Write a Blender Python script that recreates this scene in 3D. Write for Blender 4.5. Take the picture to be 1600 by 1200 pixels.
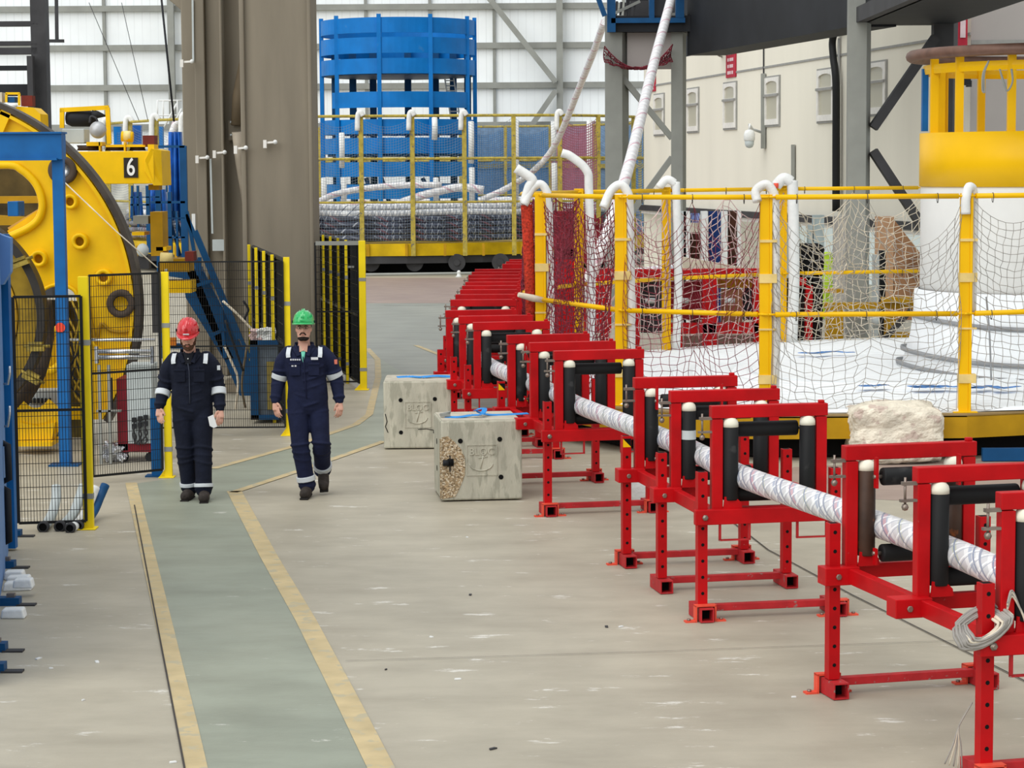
import bpy, math, random
from mathutils import Vector, Matrix, noise
random.seed(7)
PI = math.pi
for o in list(bpy.data.objects): bpy.data.objects.remove(o)
SC = bpy.context.scene; COL = SC.collection
# ---------------------------------------------------------------- camera
F = 3560.0; CAMH = 3.25; PITCH = math.atan(335 / F); ROLL = 0.0065
fw = Vector((0, math.cos(PITCH), -math.sin(PITCH)))
up0 = Vector((0, math.sin(PITCH), math.cos(PITCH))); rt0 = Vector((1, 0, 0))
rt = rt0 * math.cos(ROLL) - up0 * math.sin(ROLL)
up = up0 * math.cos(ROLL) + rt0 * math.sin(ROLL)
CP = Vector((0, 0, CAMH))
cam = bpy.data.cameras.new('camera'); camo = bpy.data.objects.new('camera', cam); COL.objects.link(camo)
camo.matrix_world = Matrix(((rt.x, up.x, -fw.x, 0), (rt.y, up.y, -fw.y, 0), (rt.z, up.z, -fw.z, CAMH), (0, 0, 0, 1)))
cam.sensor_width = 36; cam.lens = F / 1600 * 36; cam.clip_end = 400
SC.camera = camo
# ---------------------------------------------------------------- light of the hall: daylight from the roof, plus an added fill from the left front
wd = bpy.data.worlds.new('world'); SC.world = wd; wd.use_nodes = True
bg = wd.node_tree.nodes['Background']; bg.inputs[0].default_value = (0.95, 0.98, 1.0, 1); bg.inputs[1].default_value = 0.85
def sun(name, d, strength, angle, col=(1, 1, 1)):
    l = bpy.data.lights.new(name, 'SUN'); l.energy = strength; l.angle = math.radians(angle); l.color = col
    o = bpy.data.objects.new(name, l); COL.objects.link(o); o.rotation_euler = Vector(d).to_track_quat('-Z', 'Y').to_euler(); o.location = (0, 20, 30)
sun('roof_daylight', (.1, .25, -1), 1.25, 45, (1, .98, .95))
sun('added_front_fill', (.75, .95, -.65), 1.5, 55, (1, .99, .97))  # added fill from the left front, brightens the cream wall
SC.view_settings.view_transform = 'Standard'; SC.view_settings.look = 'None'
SC.view_settings.exposure = 0.0; SC.view_settings.gamma = 1; SC.view_settings.use_curve_mapping = False
# ---------------------------------------------------------------- where a pixel of the 1600x1200 photo lies in the place
def ray(px, py): return fw * F + rt * (px - 800) + up * (600 - py)
def P(px, py, Y):
    r = ray(px, py); return CP + r * (Y / r.y)
def G(px, py, z=0.0):
    r = ray(px, py); return CP + r * ((z - CAMH) / r.z)
def S(Y): return F / Y        # pixels per metre, roughly
# ---------------------------------------------------------------- materials
def lin(c):
    return tuple(((v / 255) / 12.92 if v / 255 <= .04045 else (((v / 255) + .055) / 1.055) ** 2.4) for v in c) + (1,)
MATS = {}
def mat(name, rgb, rough=.55, metal=0, var=.06, scale=6, bump=.0, bscale=40, spots=None, alpha=None, coat=0, emit=None, stretch=None):
    if name in MATS: return MATS[name]
    m = bpy.data.materials.new(name); m.use_nodes = True; nt = m.node_tree; N = nt.nodes; L = nt.links
    b = N['Principled BSDF']; b.inputs['Roughness'].default_value = rough; b.inputs['Metallic'].default_value = metal
    if not metal and not coat: b.inputs['Specular IOR Level'].default_value = .22
    if coat: b.inputs['Coat Weight'].default_value = coat
    c = lin(rgb); tc = N.new('ShaderNodeTexCoord'); mp = N.new('ShaderNodeMapping'); L.new(tc.outputs['Object'], mp.inputs[0])
    if stretch: mp.inputs['Scale'].default_value = stretch
    nz = N.new('ShaderNodeTexNoise'); nz.inputs['Scale'].default_value = scale; nz.inputs['Detail'].default_value = 6
    L.new(mp.outputs[0], nz.inputs['Vector'])
    rp = N.new('ShaderNodeValToRGB'); rp.color_ramp.elements[0].position = .3; rp.color_ramp.elements[1].position = .7
    rp.color_ramp.elements[0].color = tuple(max(0, v * (1 - var * 2)) for v in c[:3]) + (1,)
    rp.color_ramp.elements[1].color = tuple(min(1, v * (1 + var * 1.2)) for v in c[:3]) + (1,)
    L.new(nz.outputs['Fac'], rp.inputs[0]); col = rp.outputs[0]
    if spots:                                   # (rgb, scale, threshold)
        for (srgb, ssc, th) in spots:
            n2 = N.new('ShaderNodeTexNoise'); n2.inputs['Scale'].default_value = ssc; n2.inputs['Detail'].default_value = 8; L.new(mp.outputs[0], n2.inputs['Vector'])
            r2 = N.new('ShaderNodeValToRGB'); r2.color_ramp.elements[0].position = th; r2.color_ramp.elements[1].position = th + .06
            L.new(n2.outputs['Fac'], r2.inputs[0])
            mx = N.new('ShaderNodeMix'); mx.data_type = 'RGBA'; L.new(r2.outputs[0], mx.inputs[0]); L.new(col, mx.inputs[6]); mx.inputs[7].default_value = lin(srgb); col = mx.outputs[2]
    L.new(col, b.inputs['Base Color'])
    if bump:
        n3 = N.new('ShaderNodeTexNoise'); n3.inputs['Scale'].default_value = bscale; n3.inputs['Detail'].default_value = 5; L.new(mp.outputs[0], n3.inputs['Vector'])
        bp = N.new('ShaderNodeBump'); bp.inputs['Strength'].default_value = bump; bp.inputs['Distance'].default_value = .02
        L.new(n3.outputs['Fac'], bp.inputs['Height']); L.new(bp.outputs[0], b.inputs['Normal'])
    if alpha is not None: b.inputs['Alpha'].default_value = alpha
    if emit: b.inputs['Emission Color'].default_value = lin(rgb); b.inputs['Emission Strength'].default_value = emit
    MATS[name] = m; return m
RED = mat('red_paint', (182, 5, 14), .48, var=.10, scale=5, spots=[((150, 90, 85), 30, .72)])
REDF = mat('red_paint_dusty', (178, 40, 44), .55, var=.10, scale=9, spots=[((140, 110, 105), 22, .64)])
ORG = mat('orange_red_paint', (226, 84, 62), .5, var=.08, scale=9)
HOLE = mat('black_hole', (12, 12, 13), .9, var=.0)
BLK = mat('black_rubber', (24, 25, 26), .62, var=.12, scale=3, spots=[((46, 46, 46), 5, .66)])
RUST = mat('rusty_roller', (62, 44, 34), .5, var=.2, scale=6, spots=[((112, 62, 28), 9, .62)])
CAPW = mat('ivory_plastic', (226, 224, 206), .4, var=.04, spots=[((170, 160, 140), 20, .68)])
STEEL = mat('bolt_steel', (140, 128, 118), .4, .7, var=.1)
YEL = mat('yellow_paint', (240, 192, 8), .42, var=.06, scale=3, spots=[((170, 125, 20), 9, .74)])
YELP = mat('yellow_post_paint', (244, 216, 28), .5, var=.04, scale=4, spots=[((190, 165, 50), 14, .74)])
YELB = mat('bright_yellow_drum', (236, 184, 0), .4, var=.03, scale=2)
YELD = mat('brownish_yellow_paint', (178, 136, 16), .5, var=.1, scale=3)
OLV = mat('dusty_yellow_post', (176, 158, 72), .7, var=.15, scale=7, spots=[((118, 112, 90), 12, .6)])
BLU = mat('blue_paint', (20, 96, 160), .45, var=.1, scale=3, spots=[((38, 60, 80), 6, .72)])
BLUT = mat('tower_blue_paint', (0, 112, 190), .5, var=.08, scale=1.5, spots=[((40, 116, 184), 3, .66)])
BLUD = mat('dark_blue_paint', (16, 74, 120), .5, var=.1, scale=3)
BLUL = mat('pale_blue_cabinet', (96, 136, 190), .5, var=.05, scale=3)
WHT = mat('white_foam', (226, 228, 226), .7, var=.05, scale=8, bump=.2, bscale=30)
WHT2 = mat('white_sheet', (232, 236, 238), .55, var=.03, scale=2, bump=.4, bscale=5)
PIL = mat('taupe_pillar_paint', (131, 123, 108), .6, var=.07, scale=1.2, bump=.05, stretch=(3, 3, .4))
GRY = mat('grey_steel_paint', (146, 148, 142), .55, var=.06, scale=2)
GRYD = mat('dark_grey_steel', (62, 62, 64), .6, var=.12, scale=2)
DARK = mat('dark_steel', (34, 36, 40), .6, var=.15, scale=1.5)
BLACKW = mat('black_wire', (30, 31, 32), .5, var=.02)
CONC = mat('precast_concrete', (188, 185, 168), .85, var=.10, scale=3, bump=.3, bscale=30, spots=[((164, 162, 146), 5, .52)], stretch=(2.5, 2.5, .7))
CONCT = mat('pale_concrete_top', (186, 180, 164), .85, var=.08, scale=8, bump=.3)
AGG = mat('exposed_aggregate', (176, 152, 118), .9, var=.3, scale=40, bump=1.0, bscale=55, spots=[((222, 208, 182), 60, .52), ((96, 76, 56), 50, .6)])
NAVY = mat('navy_cotton', (21, 26, 42), .85, var=.14, scale=7, bump=.5, bscale=14)
NAVY2 = mat('navy_blue_cotton', (25, 31, 58), .85, var=.14, scale=7, bump=.5, bscale=14)
REFL = mat('silver_reflective_tape', (206, 212, 216), .45, var=.03)
SKIN = mat('skin', (205, 158, 138), .55, var=.06, scale=14)
BEARD = mat('brown_beard_hair', (92, 66, 50), .9, var=.2, scale=60, bump=.6, bscale=120)
BEARDK = mat('black_beard_hair', (38, 30, 27), .9, var=.2, scale=60, bump=.6, bscale=120)
HRED = mat('glossy_red_helmet', (196, 24, 34), .15, var=.02, coat=.6)
HGRN = mat('glossy_green_helmet', (34, 172, 92), .2, var=.02, coat=.5)
BOOT = mat('dusty_black_boot', (56, 50, 46), .7, var=.15, scale=20, bump=.3)
TEAL = mat('mint_shirt', (120, 206, 180), .8)
EYE = mat('eye_dark', (30, 24, 22), .3)
SILV = mat('shiny_steel', (200, 202, 204), .25, .85, var=.05)
GRYP = mat('light_grey_panel', (186, 194, 194), .5, var=.03)
MAR = mat('maroon_paint', (126, 24, 36), .5, var=.08)
BRICK = mat('brown_red_box', (112, 44, 36), .6, var=.08)
STRAP = mat('blue_strap', (50, 140, 214), .6, var=.08, scale=12)
TAN = mat('tan_board', (190, 150, 116), .8, var=.06, scale=3)
TAND = mat('brown_board', (156, 116, 84), .8, var=.08, scale=3)
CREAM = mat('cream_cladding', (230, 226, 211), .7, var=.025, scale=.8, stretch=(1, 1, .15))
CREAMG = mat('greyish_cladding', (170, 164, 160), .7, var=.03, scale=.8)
FRAMEW = mat('window_frame_pvc', (226, 224, 218), .5)
FRAMED = mat('window_seal_grey', (150, 150, 146), .6)
PINK = mat('sign_red', (176, 40, 60), .6)
SIGNW = mat('sign_white', (222, 200, 204), .6)
HIVIS = mat('hi_vis_yellow_green', (206, 240, 40), .7)
ROPEW = mat('cream_rope', (214, 204, 184), .8, var=.1)
ROPER = mat('dark_red_cord', (120, 40, 54), .7, var=.2)
ROPEG = mat('grey_cord', (158, 154, 148), .7, var=.15)
ROPEP = mat('pinkish_cord', (204, 176, 172), .7, var=.15)
TARP = mat('blue_tarp', (28, 92, 176), .35, var=.25, scale=3, bump=.8, bscale=6)
BRASS = mat('dirty_yellow_clamp', (150, 130, 50), .45, .3, var=.3, scale=12)
TAPE = mat('cream_tape', (226, 200, 130), .6, var=.08)
PLAST = mat('cloudy_plastic', (220, 220, 216), .3, var=.05, bump=.5, bscale=25)
GLOW = mat('glowing_wall', (226, 240, 244), .4, var=.02, emit=.25)  # self-glow brightens the inner wall, which is no lamp
def glassm():
    m = bpy.data.materials.new('window_glass'); m.use_nodes = True; b = m.node_tree.nodes['Principled BSDF']
    b.inputs['Base Color'].default_value = lin((184, 180, 160)); b.inputs['Roughness'].default_value = .35; MATS['g'] = m; return m
GLASS = glassm()
# cable: white sheath crossed by thin coloured yarns, from its own lengthwise and round-the-tube coordinates
def cablem(name, base, yarns, k=1.0):
    m = bpy.data.materials.new(name); m.use_nodes = True; nt = m.node_tree; N = nt.nodes; L = nt.links; b = N['Principled BSDF']; b.inputs['Roughness'].default_value = .35
    uv = N.new('ShaderNodeTexCoord'); sp = N.new('ShaderNodeSeparateXYZ'); L.new(uv.outputs['UV'], sp.inputs[0])
    nz = N.new('ShaderNodeTexNoise'); nz.inputs['Scale'].default_value = 3; nz.inputs['Detail'].default_value = 3; L.new(uv.outputs['Object'], nz.inputs['Vector'])
    def M(op, a, bb=None):
        n = N.new('ShaderNodeMath'); n.operation = op
        for i, v in enumerate((a, bb)):
            if v is None: continue
            if hasattr(v, 'default_value'): L.new(v, n.inputs[i])
            else: n.inputs[i].default_value = v
        return n.outputs[0]
    col = None
    for (rgb, ku, kv, th, off) in yarns:
        t = M('FRACT', M('ADD', M('ADD', M('MULTIPLY', sp.outputs[0], ku * k), M('MULTIPLY', sp.outputs[1], kv)), M('ADD', M('MULTIPLY', nz.outputs['Fac'], .05), off)))
        f = M('LESS_THAN', t, th)
        mx = N.new('ShaderNodeMix'); mx.data_type = 'RGBA'; L.new(f, mx.inputs[0])
        if col is None: mx.inputs[6].default_value = lin(base)
        else: L.new(col, mx.inputs[6])
        mx.inputs[7].default_value = lin(rgb); col = mx.outputs[2]
    L.new(col, b.inputs['Base Color'])
    return m
CABLE = cablem('yarn_wrapped_cable', (206, 206, 208), [((176, 184, 198), 2.6, 2, .22, .1), ((228, 228, 228), 6.5, 5, .35, .0), ((202, 168, 176), 1.3, 1, .10, .48), ((192, 194, 180), 1.3, 1, .08, .78), ((238, 240, 240), 8, -4, .16, .2), ((134, 144, 166), 3.9, 3, .08, .3), ((164, 170, 182), 8, -4, .08, .42), ((150, 156, 172), 1.3, 1, .04, .2)])
CABLW = cablem('white_cable', (222, 220, 220), [((236, 236, 236), 4, 1, .4, 0), ((206, 170, 180), 1.1, 1, .10, .4), ((190, 196, 206), 6, -1, .1, .2)])
CABLK = cablem('black_silver_cable', (44, 50, 70), [((96, 102, 116), 4, 2, .2, 0), ((170, 176, 186), 5, -1, .10, .2), ((34, 36, 48), .8, 1, .35, .1), ((100, 60, 70), .9, 1, .1, .6)])
CABLS = cablem('silver_cable', (196, 200, 206), [((236, 238, 240), 5, 1, .45, 0), ((110, 116, 130), 9, -2, .14, .2)])
# ---------------------------------------------------------------- mesh building
def frame_of(d):
    d = d.normalized(); a = Vector((0, 0, 1)) if abs(d.z) < .95 else Vector((1, 0, 0))
    s = d.cross(a).normalized(); t = s.cross(d).normalized(); return s, t
class MB:
    def __init__(s): s.v = []; s.f = []; s.m = []; s.sm = []; s.uv = {}
    def face(s, idx, mi=0, sm=False): s.f.append(tuple(idx)); s.m.append(mi); s.sm.append(sm)
    def box(s, lo, hi, mi=0, M=None):
        x0, y0, z0 = lo; x1, y1, z1 = hi; b = len(s.v)
        for p in ((x0, y0, z0), (x1, y0, z0), (x1, y1, z0), (x0, y1, z0), (x0, y0, z1), (x1, y0, z1), (x1, y1, z1), (x0, y1, z1)):
            q = Vector(p); s.v.append(M @ q if M else q)
        for f in ((0, 3, 2, 1), (4, 5, 6, 7), (0, 1, 5, 4), (1, 2, 6, 5), (2, 3, 7, 6), (3, 0, 4, 7)): s.face([b + i for i in f], mi)
        return s
    def cbox(s, c, sz, mi=0, M=None):
        return s.box([c[i] - sz[i] / 2 for i in range(3)], [c[i] + sz[i] / 2 for i in range(3)], mi, M)
    def beam(s, a, b, w, h, mi=0, upv=None):
        a = Vector(a); b = Vector(b); d = (b - a)
        if upv is None: sd, t = frame_of(d)
        else: sd = d.cross(Vector(upv)).normalized(); t = sd.cross(d).normalized()
        k = len(s.v)
        for p in (a, b):
            for (x, y) in ((-1, -1), (1, -1), (1, 1), (-1, 1)): s.v.append(p + sd * (x * w / 2) + t * (y * h / 2))
        for f in ((0, 3, 2, 1), (4, 5, 6, 7), (0, 1, 5, 4), (1, 2, 6, 5), (2, 3, 7, 6), (3, 0, 4, 7)): s.face([k + i for i in f], mi)
        return s
    def tube(s, path, r, n=12, mi=0, cap=True, uvs=None, closed=False, flat=1.0, sm=True):
        path = [Vector(p) for p in path]; L = len(path); k = len(s.v)
        rs = r if isinstance(r, (list, tuple)) else [r] * L
        prev = None; ln = 0
        for i, p in enumerate(path):
            if closed: d = path[(i + 1) % L] - path[i - 1]
            else: d = path[min(i + 1, L - 1)] - path[max(i - 1, 0)]
            if d.length < 1e-9: d = Vector((0, 0, 1))
            d.normalize()
            if prev is None: sd, t = frame_of(d)
            else:
                sd = prev - d * prev.dot(d); sd = sd.normalized() if sd.length > 1e-6 else frame_of(d)[0]; t = sd.cross(d).normalized()
            prev = sd
            rr = rs[i]; ra, rb = rr if isinstance(rr, (list, tuple)) else (rr, rr * flat)
            for j in range(n):
                a = 2 * PI * j / n; s.v.append(p + sd * (math.cos(a) * ra) + t * (math.sin(a) * rb))
        lens = [0]
        for i in range(1, L): lens.append(lens[-1] + (path[i] - path[i - 1]).length)
        segs = L if closed else L - 1
        for i in range(segs):
            i2 = (i + 1) % L
            for j in range(n):
                j2 = (j + 1) % n
                if uvs:
                    l0, l1 = lens[i], lens[i2] if i2 else lens[-1] + .3
                    s.uv[len(s.f)] = [(l0, j / n), (l0, (j + 1) / n), (l1, (j + 1) / n), (l1, j / n)]
                s.face((k + i * n + j, k + i * n + j2, k + i2 * n + j2, k + i2 * n + j), mi, sm)
        if cap and not closed:
            s.face([k + j for j in range(n)][::-1], mi); s.face([k + (L - 1) * n + j for j in range(n)], mi)
        return s
    def lathe(s, prof, c=(0, 0, 0), axis=(0, 0, 1), n=24, mi=0, caps=True, sm=True):
        c = Vector(c); ax = Vector(axis).normalized(); sd, t = frame_of(ax); k = len(s.v)
        for (r, h) in prof:
            for j in range(n):
                a = 2 * PI * j / n; s.v.append(c + ax * h + sd * (math.cos(a) * r) + t * (math.sin(a) * r))
        for i in range(len(prof) - 1):
            for j in range(n):
                j2 = (j + 1) % n; s.face((k + i * n + j, k + i * n + j2, k + (i + 1) * n + j2, k + (i + 1) * n + j), mi, sm)
        if caps:
            s.face([k + j for j in range(n)][::-1], mi); s.face([k + (len(prof) - 1) * n + j for j in range(n)], mi)
        return s
    def cyl(s, a, b, r, n=16, mi=0): return s.tube([a, b], r, n, mi)
    def ball(s, c, r, n=16, mi=0, sc=(1, 1, 1)):
        c = Vector(c); k = len(s.v); R = n // 2
        for i in range(1, R):
            th = PI * i / R
            for j in range(n):
                a = 2 * PI * j / n; s.v.append(c + Vector((math.sin(th) * math.cos(a) * r * sc[0], math.sin(th) * math.sin(a) * r * sc[1], math.cos(th) * r * sc[2])))
        t = len(s.v); s.v.append(c + Vector((0, 0, r * sc[2]))); s.v.append(c - Vector((0, 0, r * sc[2])))
        for i in range(R - 2):
            for j in range(n):
                j2 = (j + 1) % n; s.face((k + i * n + j, k + (i + 1) * n + j, k + (i + 1) * n + j2, k + i * n + j2), mi, True)
        for j in range(n):
            j2 = (j + 1) % n; s.face((t, k + j, k + j2), mi, True); s.face((t + 1, k + (R - 2) * n + j2, k + (R - 2) * n + j), mi, True)
        return s
    def prism(s, pts, off, mi=0):
        pts = [Vector(p) for p in pts]; off = Vector(off); k = len(s.v); n = len(pts)
        s.v += pts + [p + off for p in pts]
        s.face(list(range(k, k + n))[::-1], mi); s.face(range(k + n, k + 2 * n), mi)
        for i in range(n): j = (i + 1) % n; s.face((k + i, k + j, k + n + j, k + n + i), mi)
        return s
    def quad(s, a, b, c, d, mi=0, uv=None):
        k = len(s.v); s.v += [Vector(a), Vector(b), Vector(c), Vector(d)]
        if uv: s.uv[len(s.f)] = uv
        s.face((k, k + 1, k + 2, k + 3), mi); return s
    def add(s, o, M=None):
        k = len(s.v); s.v += [(M @ v if M else v) for v in o.v]
        for i, f in enumerate(o.f):
            if i in o.uv: s.uv[len(s.f)] = o.uv[i]
            s.face([k + a for a in f], o.m[i], o.sm[i])
        return s
    def build(s, name, mats, parent=None, origin=None, bevel=0, local=False):
        if not isinstance(mats, (list, tuple)): mats = [mats]
        me = bpy.data.meshes.new(name); o = bpy.data.objects.new(name, me); COL.objects.link(o)
        off = Vector((0, 0, 0))
        if parent is not None:
            o.parent = parent; r = parent
            while r.parent: r = r.parent
            if not local: off = Vector(r.location)
            if parent is not r and parent.type == 'MESH' and not parent.get('_o'): pass
        else:
            if origin is None:
                xs = [v.x for v in s.v]; ys = [v.y for v in s.v]; zs = [v.z for v in s.v]
                origin = ((min(xs) + max(xs)) / 2, (min(ys) + max(ys)) / 2, min(zs))
            off = Vector(origin); o.location = off
        me.from_pydata([tuple(v - off) for v in s.v], [], s.f)
        me.polygons.foreach_set('material_index', s.m); me.polygons.foreach_set('use_smooth', s.sm)
        if s.uv:
            ul = me.uv_layers.new(name='UVMap')
            for fi, uvs in s.uv.items():
                for li, q in zip(me.polygons[fi].loop_indices, uvs): ul.data[li].uv = q
        for m in mats: me.materials.append(m)
        me.update()
        if bevel:
            b = o.modifiers.new('bevel', 'BEVEL'); b.width = bevel; b.segments = 2; b.limit_method = 'ANGLE'
        return o
def tag(o, label, cat, group=None):
    o['label'] = label; o['category'] = cat
    if group: o['group'] = group
    return o
def thing(name, label, cat, loc, rotz=0, group=None):
    o = bpy.data.objects.new(name, None); COL.objects.link(o); o.location = loc; o.rotation_euler = (0, 0, rotz); o.empty_display_size = .2
    return tag(o, label, cat, group)
def struct(o): o['kind'] = 'structure'; return o
def textmesh(body, size, depth=.002, font_w=1.0):
    cu = bpy.data.curves.new('t', 'FONT'); cu.body = body; cu.size = size; cu.extrude = depth; cu.align_x = 'CENTER'; cu.align_y = 'CENTER'; cu.resolution_u = 6; cu.offset = size * .012
    ob = bpy.data.objects.new('t', cu); COL.objects.link(ob); bpy.context.view_layer.update()
    me = bpy.data.meshes.new_from_object(ob.evaluated_get(bpy.context.evaluated_depsgraph_get()))
    mb = MB(); mb.v = [Vector((v.co.x * font_w, v.co.y, v.co.z)) for v in me.vertices]
    for p in me.polygons: mb.face(list(p.vertices))
    bpy.data.objects.remove(ob); bpy.data.meshes.remove(me); return mb
def plate(outline, holes, depth):
    """flat plate in local XY with holes, thickness depth about z=0"""
    cu = bpy.data.curves.new('p', 'CURVE'); cu.dimensions = '2D'; cu.fill_mode = 'BOTH'; cu.extrude = depth / 2
    for ring in [outline] + holes:
        sp = cu.splines.new('POLY'); sp.points.add(len(ring) - 1)
        for i, p in enumerate(ring): sp.points[i].co = (p[0], p[1], 0, 1)
        sp.use_cyclic_u = True
    ob = bpy.data.objects.new('p', cu); COL.objects.link(ob); bpy.context.view_layer.update()
    me = bpy.data.meshes.new_from_object(ob.evaluated_get(bpy.context.evaluated_depsgraph_get()))
    mb = MB(); mb.v = [v.co.copy() for v in me.vertices]
    for p in me.polygons: mb.face(list(p.vertices))
    bpy.data.objects.remove(ob); bpy.data.meshes.remove(me); return mb
def facing(c, rz=0):      # local XY plane stood upright: X right, Y up, Z towards the camera side
    return Matrix.Translation(Vector(c)) @ Matrix.Rotation(rz, 4, 'Z') @ Matrix.Rotation(PI / 2, 4, 'X')
def curve_pts(pts, n=10):                  # Catmull-Rom through points
    pts = [Vector(p) for p in pts]; q = [pts[0] * 2 - pts[1]] + pts + [pts[-1] * 2 - pts[-2]]; out = []
    for i in range(1, len(q) - 2):
        for k in range(n):
            t = k / n; a, b, c, d = q[i - 1], q[i], q[i + 1], q[i + 2]
            out.append(.5 * ((2 * b) + (c - a) * t + (2 * a - 5 * b + 4 * c - d) * t * t + (3 * b - a - 3 * c + d) * t ** 3))
    out.append(pts[-1]); return out
# ================================================================ THE SETTING
def floor_mat():
    m = bpy.data.materials.new('screeded_concrete_floor'); m.use_nodes = True; nt = m.node_tree; N = nt.nodes; L = nt.links; b = N['Principled BSDF']
    b.inputs['Roughness'].default_value = .5; b.inputs['Specular IOR Level'].default_value = .3
    return m, nt, N, L, b
def floormat(name, rgb, rgb2, scuff=.70):
    m, nt, N, L, b = floor_mat(); m.name = name
    g = N.new('ShaderNodeNewGeometry')
    def noi(scale, vec=(1, 1, 1), det=6, rough=.6):
        mp = N.new('ShaderNodeMapping'); mp.inputs['Scale'].default_value = vec; L.new(g.outputs['Position'], mp.inputs[0])
        n = N.new('ShaderNodeTexNoise'); n.inputs['Scale'].default_value = scale; n.inputs['Detail'].default_value = det; n.inputs['Roughness'].default_value = rough; L.new(mp.outputs[0], n.inputs[0]); return n.outputs['Fac']
    def ramp(f, p0, p1, c0, c1):
        r = N.new('ShaderNodeValToRGB'); r.color_ramp.elements[0].position = p0; r.color_ramp.elements[1].position = p1; r.color_ramp.elements[0].color = c0; r.color_ramp.elements[1].color = c1; L.new(f, r.inputs[0]); return r.outputs[0]
    def mix(f, a, c):
        x = N.new('ShaderNodeMix'); x.data_type = 'RGBA'; L.new(f, x.inputs[0]); L.new(a, x.inputs[6])
        if isinstance(c, tuple): x.inputs[7].default_value = c
        else: L.new(c, x.inputs[7])
        return x.outputs[2]
    base = ramp(noi(.35, (1, .5, 1)), .35, .68, lin(rgb2), lin(rgb))
    sp = ramp(noi(2.2, (.5, 1, 1), 8), .30, .62, (.84, .83, .82, 1), (1.05, 1.05, 1.05, 1))
    x = N.new('ShaderNodeMix'); x.data_type = 'RGBA'; x.blend_type = 'MULTIPLY'; x.inputs[0].default_value = 1; L.new(base, x.inputs[6]); L.new(sp, x.inputs[7])
    c = mix(ramp(noi(3.0, (.55, 1.6, 1), 10, .72), scuff, scuff + .04, (0, 0, 0, 1), (.75, .75, .75, 1)), x.outputs[2], lin((214, 212, 204)))
    c = mix(ramp(noi(5.0, (.6, 1.6, 1), 10, .7), .69, .74, (0, 0, 0, 1), (.45, .45, .45, 1)), c, lin((84, 86, 86)))
    L.new(c, b.inputs['Base Color'])
    bp = N.new('ShaderNodeBump'); bp.inputs['Strength'].default_value = .15; bp.inputs['Distance'].default_value = .01; L.new(noi(30), bp.inputs['Height']); L.new(bp.outputs[0], b.inputs['Normal'])
    return m
FL = floormat('concrete_floor', (177, 170, 152), (158, 152, 136), .605)
FLG = floormat('worn_green_floor_paint', (154, 158, 142), (136, 142, 128), .64)
FLB = floormat('blue_grey_floor_paint', (148, 150, 140), (136, 138, 130), .68)
FLP = floormat('pinkish_worn_floor', (160, 142, 130), (146, 128, 120), .66)
LINE = mat('worn_yellow_line_paint', (188, 170, 130), .6, var=.08, scale=4, spots=[((172, 163, 136), 7, .55)])
CRACK = mat('floor_joint', (70, 66, 62), .9, var=.05)
mb = MB(); mb.quad((-30, -2, 0), (40, -2, 0), (40, 110, 0), (-30, 110, 0)); fo = struct(mb.build('floor', FL, origin=(0, 0, 0)))
def patch(name, pts, m, z):
    q = [Vector((p[0], p[1], z)) if len(p) == 3 else None for p in pts]
    mb = MB(); mb.v = q; mb.face(range(len(q))); o = struct(mb.build(name, m, origin=(0, 0, 0))); return o
gp = lambda *a: [G(x, y) for (x, y) in a]
patch('painted_walkway', gp((205, 757), (299, 1200), (312, 1260), (660, 1260), (600, 1200), (365, 768), (468, 736), (600, 692), (690, 620), (592, 560), (580, 648), (560, 662), (452, 700), (333, 733), (270, 748)), FLG, .003)
patch('far_floor_paint', gp((592, 560), (690, 620), (760, 640), (1000, 640), (900, 474), (480, 474), (480, 560)), FLB, .002)
patch('worn_floor_band', gp((420, 474), (1100, 474), (1000, 434), (440, 434)), FLP, .0045)
patch('worn_floor_patch', gp((1180, 770), (1240, 730), (1620, 716), (1700, 785), (1400, 782)), FLP, .002)
def gline(name, pts, w, m, z):
    q = [G(x, y) for (x, y) in pts]; mb = MB()
    L_, R_ = [], []
    for i, p in enumerate(q):
        d = q[min(i + 1, len(q) - 1)] - q[max(i - 1, 0)]; n = Vector((-d.y, d.x, 0)).normalized() * w / 2; L_.append(p + n); R_.append(p - n)
    for i in range(len(q) - 1):
        a, b, c, d = L_[i].copy(), R_[i].copy(), R_[i + 1].copy(), L_[i + 1].copy()
        for t in (a, b, c, d): t.z = z
        mb.quad(a, b, c, d)
    o = struct(mb.build(name, m, origin=(0, 0, 0))); return o
gline('floor_line', [(205, 755), (232, 870), (262, 1000), (292, 1130), (322, 1270)], .12, LINE, .006)
gline('floor_line', [(366, 768), (420, 870), (478, 970), (540, 1090), (640, 1290)], .15, LINE, .006)
gline('floor_line', [(364, 770), (468, 736), (600, 690)], .10, LINE, .006)
gline('floor_line', [(333, 733), (452, 700), (556, 664), (577, 648), (591, 590), (590, 562), (574, 545)], .10, LINE, .007)
gline('floor_line', [(650, 540), (690, 556), (700, 580)], .10, LINE, .007)
gline('floor_joint', [(210, 790), (288, 1200), (300, 1290)], .012, CRACK, .0095)
gline('floor_joint', [(540, 1034), (1000, 1020), (1500, 1002)], .006, CRACK, .0085)
gline('floor_joint', [(1110, 790), (1200, 860), (1330, 930), (1620, 1075)], .014, CRACK, .0085)
gline('floor_joint', [(600, 478), (840, 474)], .03, CRACK, .0095)
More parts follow.
